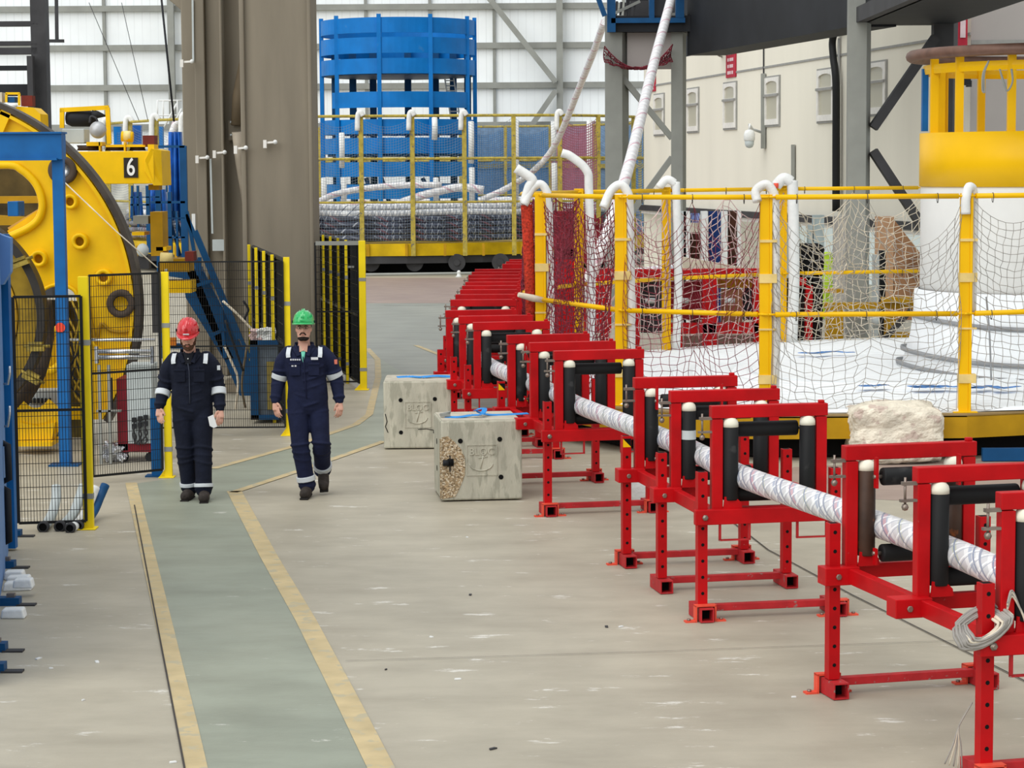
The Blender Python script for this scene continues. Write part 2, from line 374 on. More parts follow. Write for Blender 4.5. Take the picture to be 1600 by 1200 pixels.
# ---- back wall: pale sheeting, horizontal rails, columns and diagonal bracing
YB = 95.0
def sheet_mat(name, rgb, spacing=.33):
    m = bpy.data.materials.new(name); m.use_nodes = True; nt = m.node_tree; N = nt.nodes; L = nt.links; b = N['Principled BSDF']; b.inputs['Roughness'].default_value = .5
    g = N.new('ShaderNodeNewGeometry'); s = N.new('ShaderNodeSeparateXYZ'); L.new(g.outputs['Position'], s.inputs[0])
    a = N.new('ShaderNodeMath'); a.operation = 'MULTIPLY'; a.inputs[1].default_value = 1 / spacing; L.new(s.outputs[0], a.inputs[0])
    fr = N.new('ShaderNodeMath'); fr.operation = 'FRACT'; L.new(a.outputs[0], fr.inputs[0])
    lt = N.new('ShaderNodeMath'); lt.operation = 'LESS_THAN'; lt.inputs[1].default_value = .12; L.new(fr.outputs[0], lt.inputs[0])
    n = N.new('ShaderNodeTexNoise'); n.inputs['Scale'].default_value = .35; n.inputs['Detail'].default_value = 6; L.new(g.outputs['Position'], n.inputs[0])
    r = N.new('ShaderNodeValToRGB'); c = lin(rgb); r.color_ramp.elements[0].position = .3; r.color_ramp.elements[1].position = .65
    r.color_ramp.elements[0].color = tuple(v * .86 for v in c[:3]) + (1,); r.color_ramp.elements[1].color = c; L.new(n.outputs['Fac'], r.inputs[0])
    mx = N.new('ShaderNodeMix'); mx.data_type = 'RGBA'; L.new(lt.outputs[0], mx.inputs[0]); L.new(r.outputs[0], mx.inputs[6]); mx.inputs[7].default_value = tuple(v * .86 for v in c[:3]) + (1,)
    L.new(mx.outputs[2], b.inputs['Base Color']); return m
SHEET = sheet_mat('pale_wall_sheeting', (249, 254, 255))
mb = MB(); a = P(-60, 1000, YB); b = P(1130, 1000, YB)
mb.box((a.x, YB, 0), (b.x, YB + .2, 16)); struct(mb.build('wall_back', SHEET))
n_tr = 0
def trim(mbx, m):
    global n_tr; n_tr += 1; return struct(mbx.build('trim_%d' % n_tr, m))
for z in (9.95, 8.35, 6.72, 5.1, 3.4, 11.6):
    mb = MB(); mb.box((a.x, YB - .2, z - .12), (b.x, YB, z + .12)); trim(mb, GRY)
for px in (165, 573, 773, 673, 975, 470, 60):
    q = P(px, 200, YB - .25).x; mb = MB(); mb.box((q - .06, YB - .12, 0), (q + .06, YB - .0, 13)); trim(mb, GRY)
for px in (270, 875):
    q = P(px, 200, YB - .4).x; mb = MB(); mb.box((q - .13, YB - .5, 0), (q + .13, YB - .2, 13)); trim(mb, GRY)
for (p, q) in (((768, 2), (868, 128)), ((868, 142), (752, 310)), ((768, 2), (700, -80))):
    mb = MB(); mb.beam(P(*p, YB - .6), P(*q, YB - .6), .16, .22); trim(mb, GRY)
# ---- cream office block on the right: runs along the hall
WA = Vector((4.15, 71.0, 0)); WB = Vector((8.76, 43.7, 0)); WD = (WB - WA).normalized(); WN = Vector((WD.y, -WD.x, 0))   # WN points into the hall (left)
if WN.x > 0: WN = -WN
def Wp(px, py, off=0.0):
    r = ray(px, py); A = WA + WN * off; t = (A - CP).dot(WN) / r.dot(WN); return CP + r * t
zb = Wp(1090, 328).z; zt = Wp(1090, 85).z
mb = MB(); mb.prism([WA + Vector((0, 0, zb)), WB + Vector((0, 0, zb)), WB + Vector((0, 0, zt)), WA + Vector((0, 0, zt))], -WN * .25); struct(mb.build('wall_right', CREAM))
zj = Wp(1075, 125).z
mb = MB(); mb.beam(WA + Vector((0, 0, zj)) + WN * .01, WB + Vector((0, 0, zj)) + WN * .01, .03, .05); trim(mb, FRAMED)
mb = MB(); mb.beam(WA + Vector((0, 0, zb - .03)) + WN * .03, WB + Vector((0, 0, zb - .03)) + WN * .03, .3, .16, upv=(0, 0, 1)); trim(mb, GRYD)
mb = MB(); mb.beam(WA + Vector((0, 0, zb - .16)) + WN * .0, WB + Vector((0, 0, zb - .16)) + WN * .0, .2, .1, upv=(0, 0, 1)); trim(mb, FRAMEW)
mb = MB(); mb.box((8.76, 43.7, 2.0), (16, 43.95, 9)); struct(mb.build('wall_front', CREAMG))  # greyer cladding puts the shade on this return wall into its colour
mb = MB(); mb.box((8.76, 43.66, zj - .2), (16, 43.7, zj - .12)); trim(mb, FRAMED)
# return wall closing the far end
mb = MB(); mb.box((4.15, 71.0, 0), (9.5, 71.2, zt)); struct(mb.build('wall_end', CREAM))
# lower back wall seen under the block
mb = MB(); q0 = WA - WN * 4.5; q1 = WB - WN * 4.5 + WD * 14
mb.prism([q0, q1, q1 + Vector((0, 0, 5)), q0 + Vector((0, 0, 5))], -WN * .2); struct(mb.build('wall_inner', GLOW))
# windows of the block
wn = 0
for (px, y0, y1) in ((1031, 148, 210), (1084, 139, 205), (1142, 130, 200), (1208, 121, 195), (1292, 109, 189), (1371, 98, 178)):
    wn += 1; c = Wp(px, (y0 + y1) / 2); ht = Wp(px, y0).z - Wp(px, y1).z; w = 1.25
    M = Matrix.Translation(c) @ Matrix(((WD.x, 0, WN.x, 0), (WD.y, 0, WN.y, 0), (0, 1, 0, 0), (0, 0, 0, 1)))
    hw, hh = w / 2, ht / 2
    out = [(-hw, -hh), (hw, -hh), (hw, hh), (-hw, hh)]
    up_ = [(-hw + .14, hh * .32), (hw - .14, hh * .32), (hw - .14, hh - .16)] + [((hw - .14) * math.cos(t), hh - .16 + .07 * math.sin(t)) for t in (.6, 1.2, 1.57, 2, 2.6)] + [(-hw + .14, hh - .16)]
    lo_ = [(-hw + .12, -hh + .14), (hw - .12, -hh + .14), (hw - .12, hh * .18), (-hw + .12, hh * .18)]
    fr = MB().add(plate(out, [up_, lo_], .12), M); wo = struct(fr.build('window_%d' % wn, FRAMEW))
    g_ = MB(); g_.add(plate([(-hw + .05, -hh + .05), (hw - .05, -hh + .05), (hw - .05, hh - .05), (-hw + .05, hh - .05)], [], .02), M @ Matrix.Translation((0, 0, .01)))
    go = g_.build('pane', GLASS, parent=wo, local=True)
    go.data.transform(Matrix.Translation(-wo.location))
    s_ = MB(); s_.add(plate([(-hw - .04, -hh - .05), (hw + .04, -hh - .05), (hw + .04, hh + .04), (-hw - .04, hh + .04)], [[(-hw, -hh), (hw, -hh), (hw, hh), (-hw, hh)]], .08), M)
    s_.box((-hw, hh * .2, 0), (hw, hh * .3, .09), 0, M)
    so = s_.build('window_sill', FRAMED, parent=wo, local=True); so.data.transform(Matrix.Translation(-wo.location))
# red notices on the block: white lettering on red
def notice(px, y0, y1, wd, label, wall=True, Y=None):
    c = Wp(px, (y0 + y1) / 2, .03); ht = Wp(px, y0).z - Wp(px, y1).z
    M = Matrix.Translation(c) @ Matrix(((WD.x, 0, WN.x, 0), (WD.y, 0, WN.y, 0), (0, 1, 0, 0), (0, 0, 0, 1)))
    mb = MB(); mb.box((-wd / 2, -ht / 2, -.02), (wd / 2, ht / 2, .01), 0, M)
    for k, tx in enumerate(['NO', 'ENTRY', 'CREW', 'ONLY']):
        mb.add(MB(), M)
        for r in range(3):   # the lettering is unreadable in the photo: strokes of the same size
            w_ = wd * random.uniform(.12, .22)
            mb.box((-wd * .3 + r * wd * .22, ht * (.33 - k * .22) - ht * .06, .01), (-wd * .3 + r * wd * .22 + w_, ht * (.33 - k * .22) + ht * .05, .02), 1, M)
    return tag(mb.build('notice', [PINK, SIGNW]), label, 'sign')
notice(1142, 75, 121, .95, 'red notice with white lettering high on the cream wall above a window')
notice(1019, 118, 143, .8, 'far red notice on the cream wall behind the rising white cable')
mb = MB(); q = P(1506, 50, 43.4); mb.box((q.x - .09, 43.5, q.z - .3), (q.x + .09, 43.6, q.z + .5)); mb.box((q.x - .05, 43.48, q.z - .1), (q.x + .05, 43.5, q.z + .3), 1)
tag(mb.build('notice', [PINK, SIGNW]), 'narrow red notice beside the dark girder, above the brown hoop', 'sign')
# conduits and cameras on the block
t = thing('dome_camera', 'white dome security camera on a bracket on the cream wall', 'camera', Wp(1172, 228, .4))
c = Wp(1171, 215, .5)
mb = MB(); mb.lathe([(.02, -.26), (.08, -.24), (.11, -.18), (.12, -.08)], c, n=20); mb.build('lens_dome', GRYP, t)
mb = MB(); mb.lathe([(.12, -.08), (.14, -.06), (.14, .08), (.11, .17), (.04, .2)], c, n=20); mb.build('housing', WHT, t)
mb = MB(); mb.tube([c + Vector((0, 0, .2)), c + Vector((0, 0, .32)), Wp(1176, 202, .3), Wp(1191, 207, .05)], .035, 8); mb.build('bracket', WHT, t)
tag(MB().beam(Wp(1192.5, 115, .06), Wp(1192.5, 232, .06), .2, .1).build('conduit_channel', GRY), 'grey vertical steel channel on the cream wall beside the dome camera', 'channel')
tag(MB().beam(Wp(1239, 226, .06), Wp(1239, 330, .06), .12, .08).build('conduit_channel', GRY), 'short grey slotted channel low on the cream wall', 'channel')
tag(MB().beam(Wp(1193, 62, .02), Wp(1193, 116, .02), .05, .03).build('conduit', GRYD), 'thin dark conduit from the wall top to the grey channel', 'conduit')
tag(MB().tube(curve_pts([Wp(1325, 31, .15), Wp(1310, 40, .15), Wp(1301, 62, .15), Wp(1302, 90, .15), Wp(1306, 130, .15), Wp(1306, 230, .15), Wp(1306, 330, .15)], 6), .085, 10).build('power_cable', BLACKW), 'thick black cable hanging down the cream wall beside a window', 'cable')
tag(MB().tube([Wp(1311, 60, .05), Wp(1311, 330, .05)], .03, 6).build('conduit', FRAMED), 'thin grey conduit running down right beside the thick black cable', 'conduit')
t = thing('floodlight', 'small grey floodlight on an arm at the cream wall top', 'lamp', Wp(1115, 82, .4))
mb = MB(); mb.cbox(Wp(1113, 79, .5), (.45, .3, .22)); mb.build('lamp_head', GRY, t); MB().tube([Wp(1115, 80, .4), Wp(1124, 87, .2), Wp(1127, 88, .0)], .03, 6).build('arm', GRY, t)
t = thing('wall_camera', 'small black camera on the greyish wall behind the yellow rail', 'camera', P(1508, 130, 43.5))
q = P(1508, 128, 43.4); MB().cbox(q, (.16, .3, .12)).build('camera_body', DARK, t); MB().cbox(q + Vector((.1, .15, -.03)), (.1, .08, .12)).build('mount', GRYD, t)
# ---- steelwork on the right
def column(px0, px1, ytop, Y, label, ybase=None, web=True, m=GRY):
    a = P(px0, 300, Y); b = P(px1, 300, Y); w = b.x - a.x; zt_ = P(px0, ytop, Y).z
    mb = MB(); mb.prism([(a.x, Y, 0), (a.x + w * .70, Y, 0), (b.x, Y + .34, 0), (b.x, Y + .38, 0), (a.x + .02, Y + .38, 0)], (0, 0, zt_)); mb.box((a.x - .005, Y - .012, 0), (a.x + w * .70, Y + .0, zt_)); mb.box((a.x - .1, Y - .1, 0), (b.x + .1, Y + .48, .04))
    return tag(mb.build('steel_column', m), label, 'column')
column(1325, 1364, -30, 38, 'tall grey steel column in front of the cream wall, nearest and thickest')
column(1457, 1500, 20, 38.4, 'grey steel column behind the yellow drum rail', m=GRYD)
column(946, 984, 24, 48, 'grey steel column left of the sagging red net')
column(1049, 1074, 20, 48, 'grey steel column right of the sagging red net')
def brace(p, q, Y, w, label, m=GRY, Y2=None): return tag(MB().beam(P(*p, Y), P(*q, Y2 or Y), w, w * .6).build('brace', m), label, 'brace')
brace((965, 112), (1050, 216), 48.2, .2, 'upper diagonal brace between the two columns under the red net')
brace((1050, 246), (985, 335), 48.2, .2, 'lower diagonal brace between the two columns under the red net')
brace((1364, 200), (1462, 58), 38.2, .24, 'upper diagonal brace rising right from the thickest grey column', GRYD)
brace((1364, 236), (1440, 352), 38.2, .24, 'lower diagonal brace falling right from the thickest grey column', GRYD)
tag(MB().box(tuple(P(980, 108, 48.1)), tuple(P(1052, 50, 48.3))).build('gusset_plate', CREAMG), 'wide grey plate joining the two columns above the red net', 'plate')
t = thing('platform', 'blue-framed service platform high on the steel columns', 'platform', P(1010, 50, 48))
MB().box(tuple(P(952, 50, 47.8)), tuple(P(1074, 32, 49.4))).build('platform_beam', DARK, t)
MB().box(tuple(P(955, 36, 47.7)), tuple(P(1070, 28, 47.8))).build('edge_beam', BLUD, t)
for px in (955, 1018, 1062):
    w = 12 if px != 1018 else 7
    MB().box(tuple(P(px - w / 2, 50 if px == 955 else 28, 47.7)), tuple(P(px + w / 2, -40, 47.9))).build('post', BLUD, t)
MB().beam(P(932, -10, 47.6), P(945, 25, 47.6), .12, .1).build('side_rail', BLUD, t)
for k in range(5): MB().beam(P(962 + k * 7, 28, 48.4), P(964 + k * 7, 2 + k, 48.4), .05, .05).build('baluster', GRYD, t)
MB().beam(P(958, 22, 48.4), P(1000, 2, 48.4), .08, .06).build('handrail', GRY, t)
MB().box(tuple(P(985, 27, 49)), tuple(P(1016, 2, 49.2))).build('infill_panel', GRYD, t)
mb = MB(); A0 = P(1074, 87, 48); A1 = P(1326, 36, 38.6)
z0 = A0.z; mb.prism([Vector((A0.x, 48, z0)), Vector((A1.x, 38.6, z0)), Vector((A1.x + .8, 38.6, z0)), Vector((A0.x + .8, 48, z0))], (0, 0, 3.4)); tag(mb.build('crane_girder', DARK), 'dark crane girder running along the top of the cream wall', 'girder')
mb = MB(); mb.beam(Vector((A0.x + .2, 48, z0 + .5)), Vector((A1.x + .1, 38.6, z0 + .9)), 1.0, .12, upv=(0, 0, 1)); 
mb = MB(); zg = P(1352, 35, 38).z; xl = P(1352, 35, 38).x; xr = P(1500, 36, 38).x
mb.box((xl, 24, zg), (xr, 38.9, zg + 1.6)); mb.box((xl - .15, 24, zg + .0), (xl + .05, 38.9, zg + .25), 1)
tag(mb.build('crane_girder', [DARK, GRYD]), 'black overhead girder above the thickest grey column, coming towards us', 'girder')
mb = MB(); mb.box((3.6, 71.0, zt), (9, 71.3, 13)); mb.prism([WA + Vector((.3, 0, zt)), WB + Vector((.3, 0, zt)), WB + Vector((.3, 0, 12)), WA + Vector((.3, 0, 12))], -WN * .2); struct(mb.build('wall_upper', DARK))
tag(MB().lathe([(.35, 0), (.35, .55), (.3, .6)], Wp(1158, 74, -1.0), n=16).build('brass_tank', YELD), 'brass coloured round tank standing on the office block roof', 'tank')
tag(MB().box(tuple(Wp(1180, 66, -.6)), tuple(Wp(1184, 40, -.7) + Vector((.1, .1, 0)))).build('pale_post', GRYP), 'short pale post on the roof beside the brass tank', 'post')
# sagging red net on the columns
def netgeo(quadfn, nu, nv, r, jitter=.012, seed=0, diag=False):
    rnd = random.Random(seed); mb = MB()
    pts = [[None] * (nv + 1) for _ in range(nu + 1)]
    for i in range(nu + 1):
        for j in range(nv + 1):
            p = quadfn(i / nu, j / nv)
            e = 0 if (j in (0,) or i in (0, nu)) else 1
            pts[i][j] = p + Vector((rnd.uniform(-1, 1), rnd.uniform(-1, 1), rnd.uniform(-1, 1))) * jitter * e
    for i in range(nu + 1): mb.tube(pts[i], r, 3, cap=False, sm=False)
    for j in range(nv + 1): mb.tube([pts[i][j] for i in range(nu + 1)], r, 3, cap=False, sm=False)
    return mb
p00, p10 = P(944, 73, 47.7), P(1050, 70, 47.7)
def qf(u, v):
    a = p00.lerp(p10, u); sag = .62 * (1 - (2 * u - 1) ** 2); top = a.z - sag * .75; bot = P(0, 104, 47.7).z - .12 * math.sin(PI * u)
    return Vector((a.x, a.y + .6 * math.sin(v * PI) - .2, top + (bot - top) * v))
tag(netgeo(qf, 22, 9, .012, .03, 3).build('sagging_net', ROPER), 'dark red net slung between the two far steel columns', 'net')
# big taupe pillars
def pillar(x0, x1, Y, dep, label, haunch=None):
    a = P(x0, 300, Y).x; b = P(x1, 300, Y).x
    mb = MB(); mb.box((a, Y, 0), (b, Y + dep, 9.5)); return mb, a, b
mb, a, b = pillar(381, 490, 34.5, 1.0, ''); mb.box((a - .02, 34.42, 0), (a + .05, 34.5, 9.5)); mb.box((b - .06, 34.42, 0), (b, 34.5, 9.5)); q = P(412, 0, 34.5).x; 
o = mb.build('hall_pillar', PIL, bevel=.02); tag(o, 'massive taupe steel pillar, the wide smooth one behind the green helmet', 'pillar')
mb = MB(); Y = 36.2
for (x0, x1, yo) in ((283, 306, .35), (306, 322, .12), (322, 349, .25), (349, 381, .32)):
    a = P(x0, 300, Y).x; b = P(x1, 300, Y).x; mb.box((a, Y + yo, 0), (b + .001, Y + 1.3, 9.6))
mb.box((P(347, 300, Y).x, Y, 0), (P(351, 300, Y).x, Y + .6, 9.6))
hx = P(283, 0, Y).x; mb.prism([(hx, Y + .4, P(0, 20, Y).z), (hx, Y + .4, 9.6), (hx - 1.2, Y + .4, 9.6), (hx - .35, Y + .4, P(0, -10, Y).z)], (0, .7, 0))
pm = thing('hall_pillar', 'grooved taupe steel pillar with a slanting pipe, left of the smooth one', 'pillar', (P(330, 500, Y).x, Y + .6, 0))
mb.build('shaft', PIL, pm, bevel=.015)
mb = MB(); mb.tube([P(372, 196, 36.3), P(374, 150, 36.32), P(383, 60, 36.4)], [.115, .11, .02], 12); mb.build('recess_shadow_gap', mat('bronze_recess_shade', (92, 80, 62), .7), pm)  # dark tapered tube stands in for shade in the recess
MB().tube([P(372, 206, 36.25), P(376, 250, 36.3), P(385, 330, 36.5), P(388, 400, 36.6)], [.10, .09, .05, .02], 12).build('drain_pipe', mat('pale_taupe_pipe', (158, 148, 132), .5), pm)
mb = MB(); mb.box(tuple(P(357, 219, 36.4)), tuple(P(385, 188, 36.45))); mb.build('splice_plate', PIL, pm)
for (x, y) in ((361, 191), (382, 191), (361, 211), (382, 211)): MB().ball(P(x, y, 36.35), .02, 8).build('bolt', GRYP, pm)
MB().beam(P(301, 0, 36.3), P(302, 96, 36.3), .03, .03).build('conduit', GRYP, pm)
MB().beam(P(329, 248, 36.3), P(332, 365, 36.3), .03, .03).build('conduit', GRYP, pm)
mb = MB(); mb.box(tuple(P(332, 392, 36.2)), tuple(P(352, 374, 36.35))); mb.build('junction_box', GRYP, pm)
mb = MB(); mb.box(tuple(P(300, 362, 36.3)), tuple(P(306, 334, 36.38))); mb.build('label_plate', WHT, pm)
for (x, y) in ((324, 246), (351, 238), (384, 231), (430, 222), (300, 96)):
    t = thing('pillar_sensor', {324: 'small white sensor low left on the grooved pillar', 351: 'small white sensor in the middle of the grooved pillar', 384: 'small white sensor beside the slanting pipe', 430: 'small white sensor on the smooth wide pillar', 300: 'small white sensor high on the conduit of the grooved pillar'}[x], 'sensor', P(x, y, 34.3 if x > 380 else 36.1))
    Yq = 34.35 if x > 381 else 36.15
    MB().ball(P(x, y, Yq), .035, 10).build('sensor_head', WHT, t); MB().beam(P(x, y, Yq + .03), P(x - 14, y + 1, Yq + .1), .05, .03).build('bracket', FRAMEW, t); MB().cbox(P(x - 16, y + 3, Yq + .06), (.05, .04, .12)).build('plate', FRAMEW, t)
# dark door frame, far left
t = thing('steel_gantry', 'dark steel gantry frame with cross rails at the far left', 'gantry', P(68, 300, 60))
MB().box(tuple(P(59, 480, 60)), tuple(P(75, -30, 60.5))).build('upright', GRYD, t)
MB().box(tuple(P(46, 260, 59.6)), tuple(P(54, 88, 59.9))).build('upright', GRYD, t)
for (y0, y1) in ((34, 41), (65, 71), (75, 85), (103, 110), (132, 150)): MB().box(tuple(P(-20, y1, 60)), tuple(P(62, y0, 60.3))).build('cross_rail', DARK if y0 > 100 else GRYD, t)
MB().beam(P(88, -10, 59), P(89, 62, 59), .08, .08).build('hanger_rod', GRYD, t); MB().beam(P(76, 64, 59), P(100, 64, 59), .1, .08).build('hanger_bar', GRYD, t)
for (p, q, l) in (((139, 4), (217, 188), 'thin hanging wire rope, leftmost of the three left of the pillars'), ((190, 4), (231, 188), 'thin hanging wire rope, middle of the three left of the pillars'), ((252, -5), (272, 190), 'thicker dark wire rope just left of the grooved pillar')):
    tag(MB().tube([P(*p, 62), P(*q, 62)], .009 if p[0] != 252 else .03, 5).build('wire_rope', GRYD if p[0] != 252 else DARK), l, 'rope')
# ================================================================ RED ROLLER STANDS
ZB = .76          # height of the cross beams
CABLEX = -.17
def hollow(mb, x, y0, y1, z0, z1, w, mi=0):       # square tube along y, open black end towards the camera
    t = .009
    mb.box((x - w / 2, y0, z0), (x - w / 2 + t, y1, z1), mi); mb.box((x + w / 2 - t, y0, z0), (x + w / 2, y1, z1), mi)
    mb.box((x - w / 2 + t, y0, z0), (x + w / 2 - t, y1, z0 + t), mi); mb.box((x - w / 2 + t, y0, z1 - t), (x + w / 2 - t, y1, z1), mi)
    mb.box((x - w / 2 + t, y0 + .10, z0 + t), (x + w / 2 - t, y1, z1 - t), 1)
def leg_frame(t, y, beam='full', clamp_left=True, clamp_right=False, tri=False):
    for sx, cl in ((-1, clamp_left), (1, clamp_right)):
        x = sx * .5
        mb = MB(); mb.box((x - .036, y - .036, .11), (x + .036, y + .036, 1.08)); mb.box((x - .027, y - .027, 1.078), (x + .027, y + .027, 1.081), 1)
        for z in [.2 + .118 * k for k in range(8)]:
            if abs(z - ZB) > .08:
                mb.lathe([(.0125, 0), (.0125, .002)], (x, y - .037, z), (0, 1, 0), 10, 1)
                mb.lathe([(.0125, 0), (.0125, .002)], (x, y + .035, z), (0, 1, 0), 10, 1)
        if tri and sx < 0:
            mb.box((x - .034, y - .0385, .99), (x + .034, y - .0365, 1.06), 1); mb.v += [Vector((x - .034, y - .0395, .99)), Vector((x + .034, y - .0395, .99)), Vector((x - .034, y - .0395, 1.06))]; n = len(mb.v); mb.face((n - 3, n - 2, n - 1), 2)
        mb.build('leg', [RED, HOLE, YEL], t, local=True, bevel=.004)
        mb = MB(); hollow(mb, x + .01, y - .13, y + .20, .005, .105, .10); mb.build('foot', [REDF, HOLE], t, local=True)
        if cl:
            mb = MB(); yy = y - .06 if beam == 'full' else y + .10
            for a, b in ((-.14, -.065), (.085, .16)): mb.box((x + a, yy - .03, .0), (x + b, yy + .03, .012))
            for a in (-.068, .076): mb.box((x + a, yy - .03, .0), (x + a + .012, yy + .03, .122))
            mb.box((x - .068, yy - .03, .112), (x + .088, yy + .03, .124)); mb.cyl((x - .11, yy, .01), (x - .11, yy, .025), .014, 8, 1); mb.cyl((x + .13, yy, .01), (x + .13, yy, .025), .014, 8, 1)
            mb.build('floor_bracket', [ORG, STEEL], t, local=True)
    MB().box((-.45, y + .02, .055), (.47, y + .08, .105)).build('base_bar', REDF, t, local=True, bevel=.004)
    if beam == 'full':
        mb = MB(); mb.box((-.57, y - .095, ZB - .055), (.58, y - .037, ZB + .055))
        mb.build('cross_beam', [RED, HOLE], t, local=True, bevel=.006)
        for x in (-.5, .5): MB().lathe([(.022, 0), (.022, .014), (.012, .014), (.012, .03)], (x, y - .093, ZB), (0, -1, 0), 6).build('bolt', STEEL, t, local=True)
        for x in (-.27, .31):
            mb = MB()
            for a in (x - .11, x + .11): mb.box((a - .008, y - .07, ZB - .17), (a + .008, y - .05, ZB - .05))
            mb.box((x - .118, y - .07, ZB - .178), (x + .118, y - .05, ZB - .166)); mb.build('skid_loop', REDF, t, local=True)
    stub(t, y, beam == 'full')
def stub(t, y, full=False):
    if not full:
        for sx in (-1, 1):
            mb = MB(); mb.box((min(sx * .585, sx * .36), y - .095, ZB - .055), (max(sx * .585, sx * .36), y + .04, ZB + .055))
            mb.lathe([(.02, 0), (.02, .014)], (sx * .5, y - .094, ZB), (0, -1, 0), 6, 2); mb.build('sleeve', [RED, HOLE, STEEL], t, local=True, bevel=.005)
def portal(t, y, rust=False, tag_=False, front=False):
    zt_ = 1.555; W = .43
    mb = MB()
    for sx in (-1, 1): mb.box((sx * (W - .04) - .04, y - .035, ZB - .05), (sx * (W - .04) + .04, y + .035, zt_ - .095))
    mb.box((-W - .005, y - .04, zt_ - .09), (W + .005, y + .04, zt_)); mb.box((-W + .04, y + .03, ZB - .04), (W - .04, y + .09, ZB + .05))
    mb.box((W - .055, y - .02, zt_), (W - .015, y + .02, zt_ + .022))
    mb.build('portal_frame', RED, t, local=True, bevel=.005)
    for sx in (-1, 1):                         # curved gusset and roller bracket at the bottom
        mb = MB(); x0 = sx * (W - .08); pts = [(x0, y - .05, ZB + .05), (x0 - sx * .14, y - .05, ZB + .05)] + [(x0 - sx * .14 * math.cos(a), y - .05, ZB + .05 + .09 * math.sin(a) ** .6) for a in (.3, .7, 1.1, 1.5)]
        mb.prism(pts, (0, .014, 0)); mb.build('gusset', RED, t, local=True)
        m_ = RUST if rust else BLK; x = sx * .288
        r = MB(); r.lathe([(.03, .87), (.054, .872), (.057, .88), (.057, 1.40), (.052, 1.402)], (x, y - .01, 0), n=28)
        ro = r.build('roller', m_, t, local=True)
        c = MB(); c.lathe([(.0575, 1.40), (.0575, 1.425), (.052, 1.445), (.038, 1.462), (.018, 1.472), (.002, 1.474)], (x, y - .01, 0), n=28); c.build('end_cap', CAPW, ro, local=True)
        MB().cyl((x, y - .01, .80), (x, y - .01, .875), .012, 8).build('axle', REDF, ro, local=True)
    for z, yy in ((1.372, -.125 if front else .07), (.90, -.12 if front else .075)):
        r = MB(); r.lathe([(.03, -.235), (.052, -.233), (.055, -.225), (.055, .225), (.052, .233), (.03, .235)], (0, y + yy, z), (1, 0, 0), n=28); ro = r.build('cross_roller', BLK, t, local=True)
        MB().cyl((-.29, y + yy, z), (-.23, y + yy, z), .012, 8).build('axle', STEEL, ro, local=True); MB().cyl((.23, y + yy, z), (.29, y + yy, z), .012, 8).build('axle', STEEL, ro, local=True)
        mb = MB()
        for sx in (-1, 1):
            mb.box((sx * .272 - .008, y + yy - .02, z - .07), (sx * .272 + .008, y + yy + .02, z + .12 if z > 1 else z + .03))
        mb.build('roller_hanger', RED, t, local=True)
    mb = MB(); mb.box((-.52, y - .03, 1.455), (-.43, y - .0, 1.475)); mb.cyl((-.50, y - .015, 1.35), (-.50, y - .015, 1.50), .008, 8); mb.ball((-.50, y - .015, 1.33), .022, 8); mb.box((-.53, y - .03, 1.36), (-.42, y, 1.375))
    mb.build('locking_pin', STEEL, t, local=True)
    if tag_: MB().lathe([(.0585, 1.18), (.0585, 1.25)], (-.288, y - .01, 0), n=28, caps=False).build('data_label', STRAP if False else GRYP, t, local=True)
STANDS = []
def stand_unit(fr, label, legs, rust=(), tagf=None, tri=False, brk=True):
    """fr: list of (px of the portal's left end, py of its top, distance), nearest first"""
    pts = [P(px, py, Y) for (px, py, Y) in fr]
    p0, p1 = pts[0], pts[-1]
    d = Vector((p1.x - p0.x, p1.y - p0.y, 0)); ang = math.atan2(-d.x, d.y); ang = max(-.06, min(.30, ang))
    R = Matrix.Rotation(ang, 3, 'Z'); o = Vector((p0.x, p0.y, 0)) + R @ Vector((.435, 0, 0))
    t = thing('roller_stand', label, 'roller stand', o, ang, 'red cable roller stands in a row')
    L = d.length; ys = [L * k / max(1, len(fr) - 1) for k in range(len(fr))]
    for k, y in enumerate(ys):
        portal(t, y, rust=k in rust, tag_=(k == tagf), front=(k == len(fr) - 1))
        if k in legs: leg_frame(t, y, 'full' if k == 0 else 'stub', clamp_left=brk and k in (0, len(fr) - 1), clamp_right=(k != 1), tri=tri and k == len(fr) - 1)
        else: stub(t, y)
        STANDS.append(o + R @ Vector((CABLEX if k or len(STANDS) else CABLEX, y, 1.045)))
    for sx in (-1, 1): MB().box((sx * .40 - .03, -.04, ZB - .05), (sx * .40 + .03, ys[-1] + .04, ZB + .045)).build('side_rail', RED, t, local=True, bevel=.005)
    return t
U = [
 ([(1560, 781, 11.8), (1427, 741, 12.85), (1318, 704, 13.85)], 'nearest red roller stand, cut by the right frame edge, brown rollers at its back', (0, 2), (2,), None, False),
 ([(1110, 638, 16.25), (1045, 615, 17.4), (990, 594, 18.5)], 'second nearest red roller stand, standing free with three pairs of perforated legs', (0, 1, 2), (), 1, True),
 ([(865, 549, 21.3), (826, 537, 22.35), (792, 523, 23.4)], 'red roller stand right of the nearer concrete block', (0, 2), (), None, True),
 ([(739, 503, 25.4), (715, 492, 26.5), (696, 485, 27.6)], 'red roller stand right behind the farther concrete block', (0, 1, 2), (), None, False),
 ([(704, 467, 29.9), (711, 459, 31.2), (719, 451, 32.4)], 'red roller stand beyond the concrete blocks, first one with white caps showing at its top', (0, 2), (), None, False),
 ([(722, 446, 33.5), (727, 441, 34.6), (732, 435, 35.7)], 'red roller stand in the far row, sixth from the nearest', (0, 2), (), None, False),
 ([(732, 429, 36.9), (737, 424, 38.0), (742, 420, 39.1)], 'red roller stand in the far row, seventh from the nearest', (0, 2), (), None, False),
 ([(785, 412, 41.2), (812, 409, 42.2), (835, 405, 43.2)], 'farthest red roller stand, turning right behind the net posts', (0, 2), (), None, False),
]
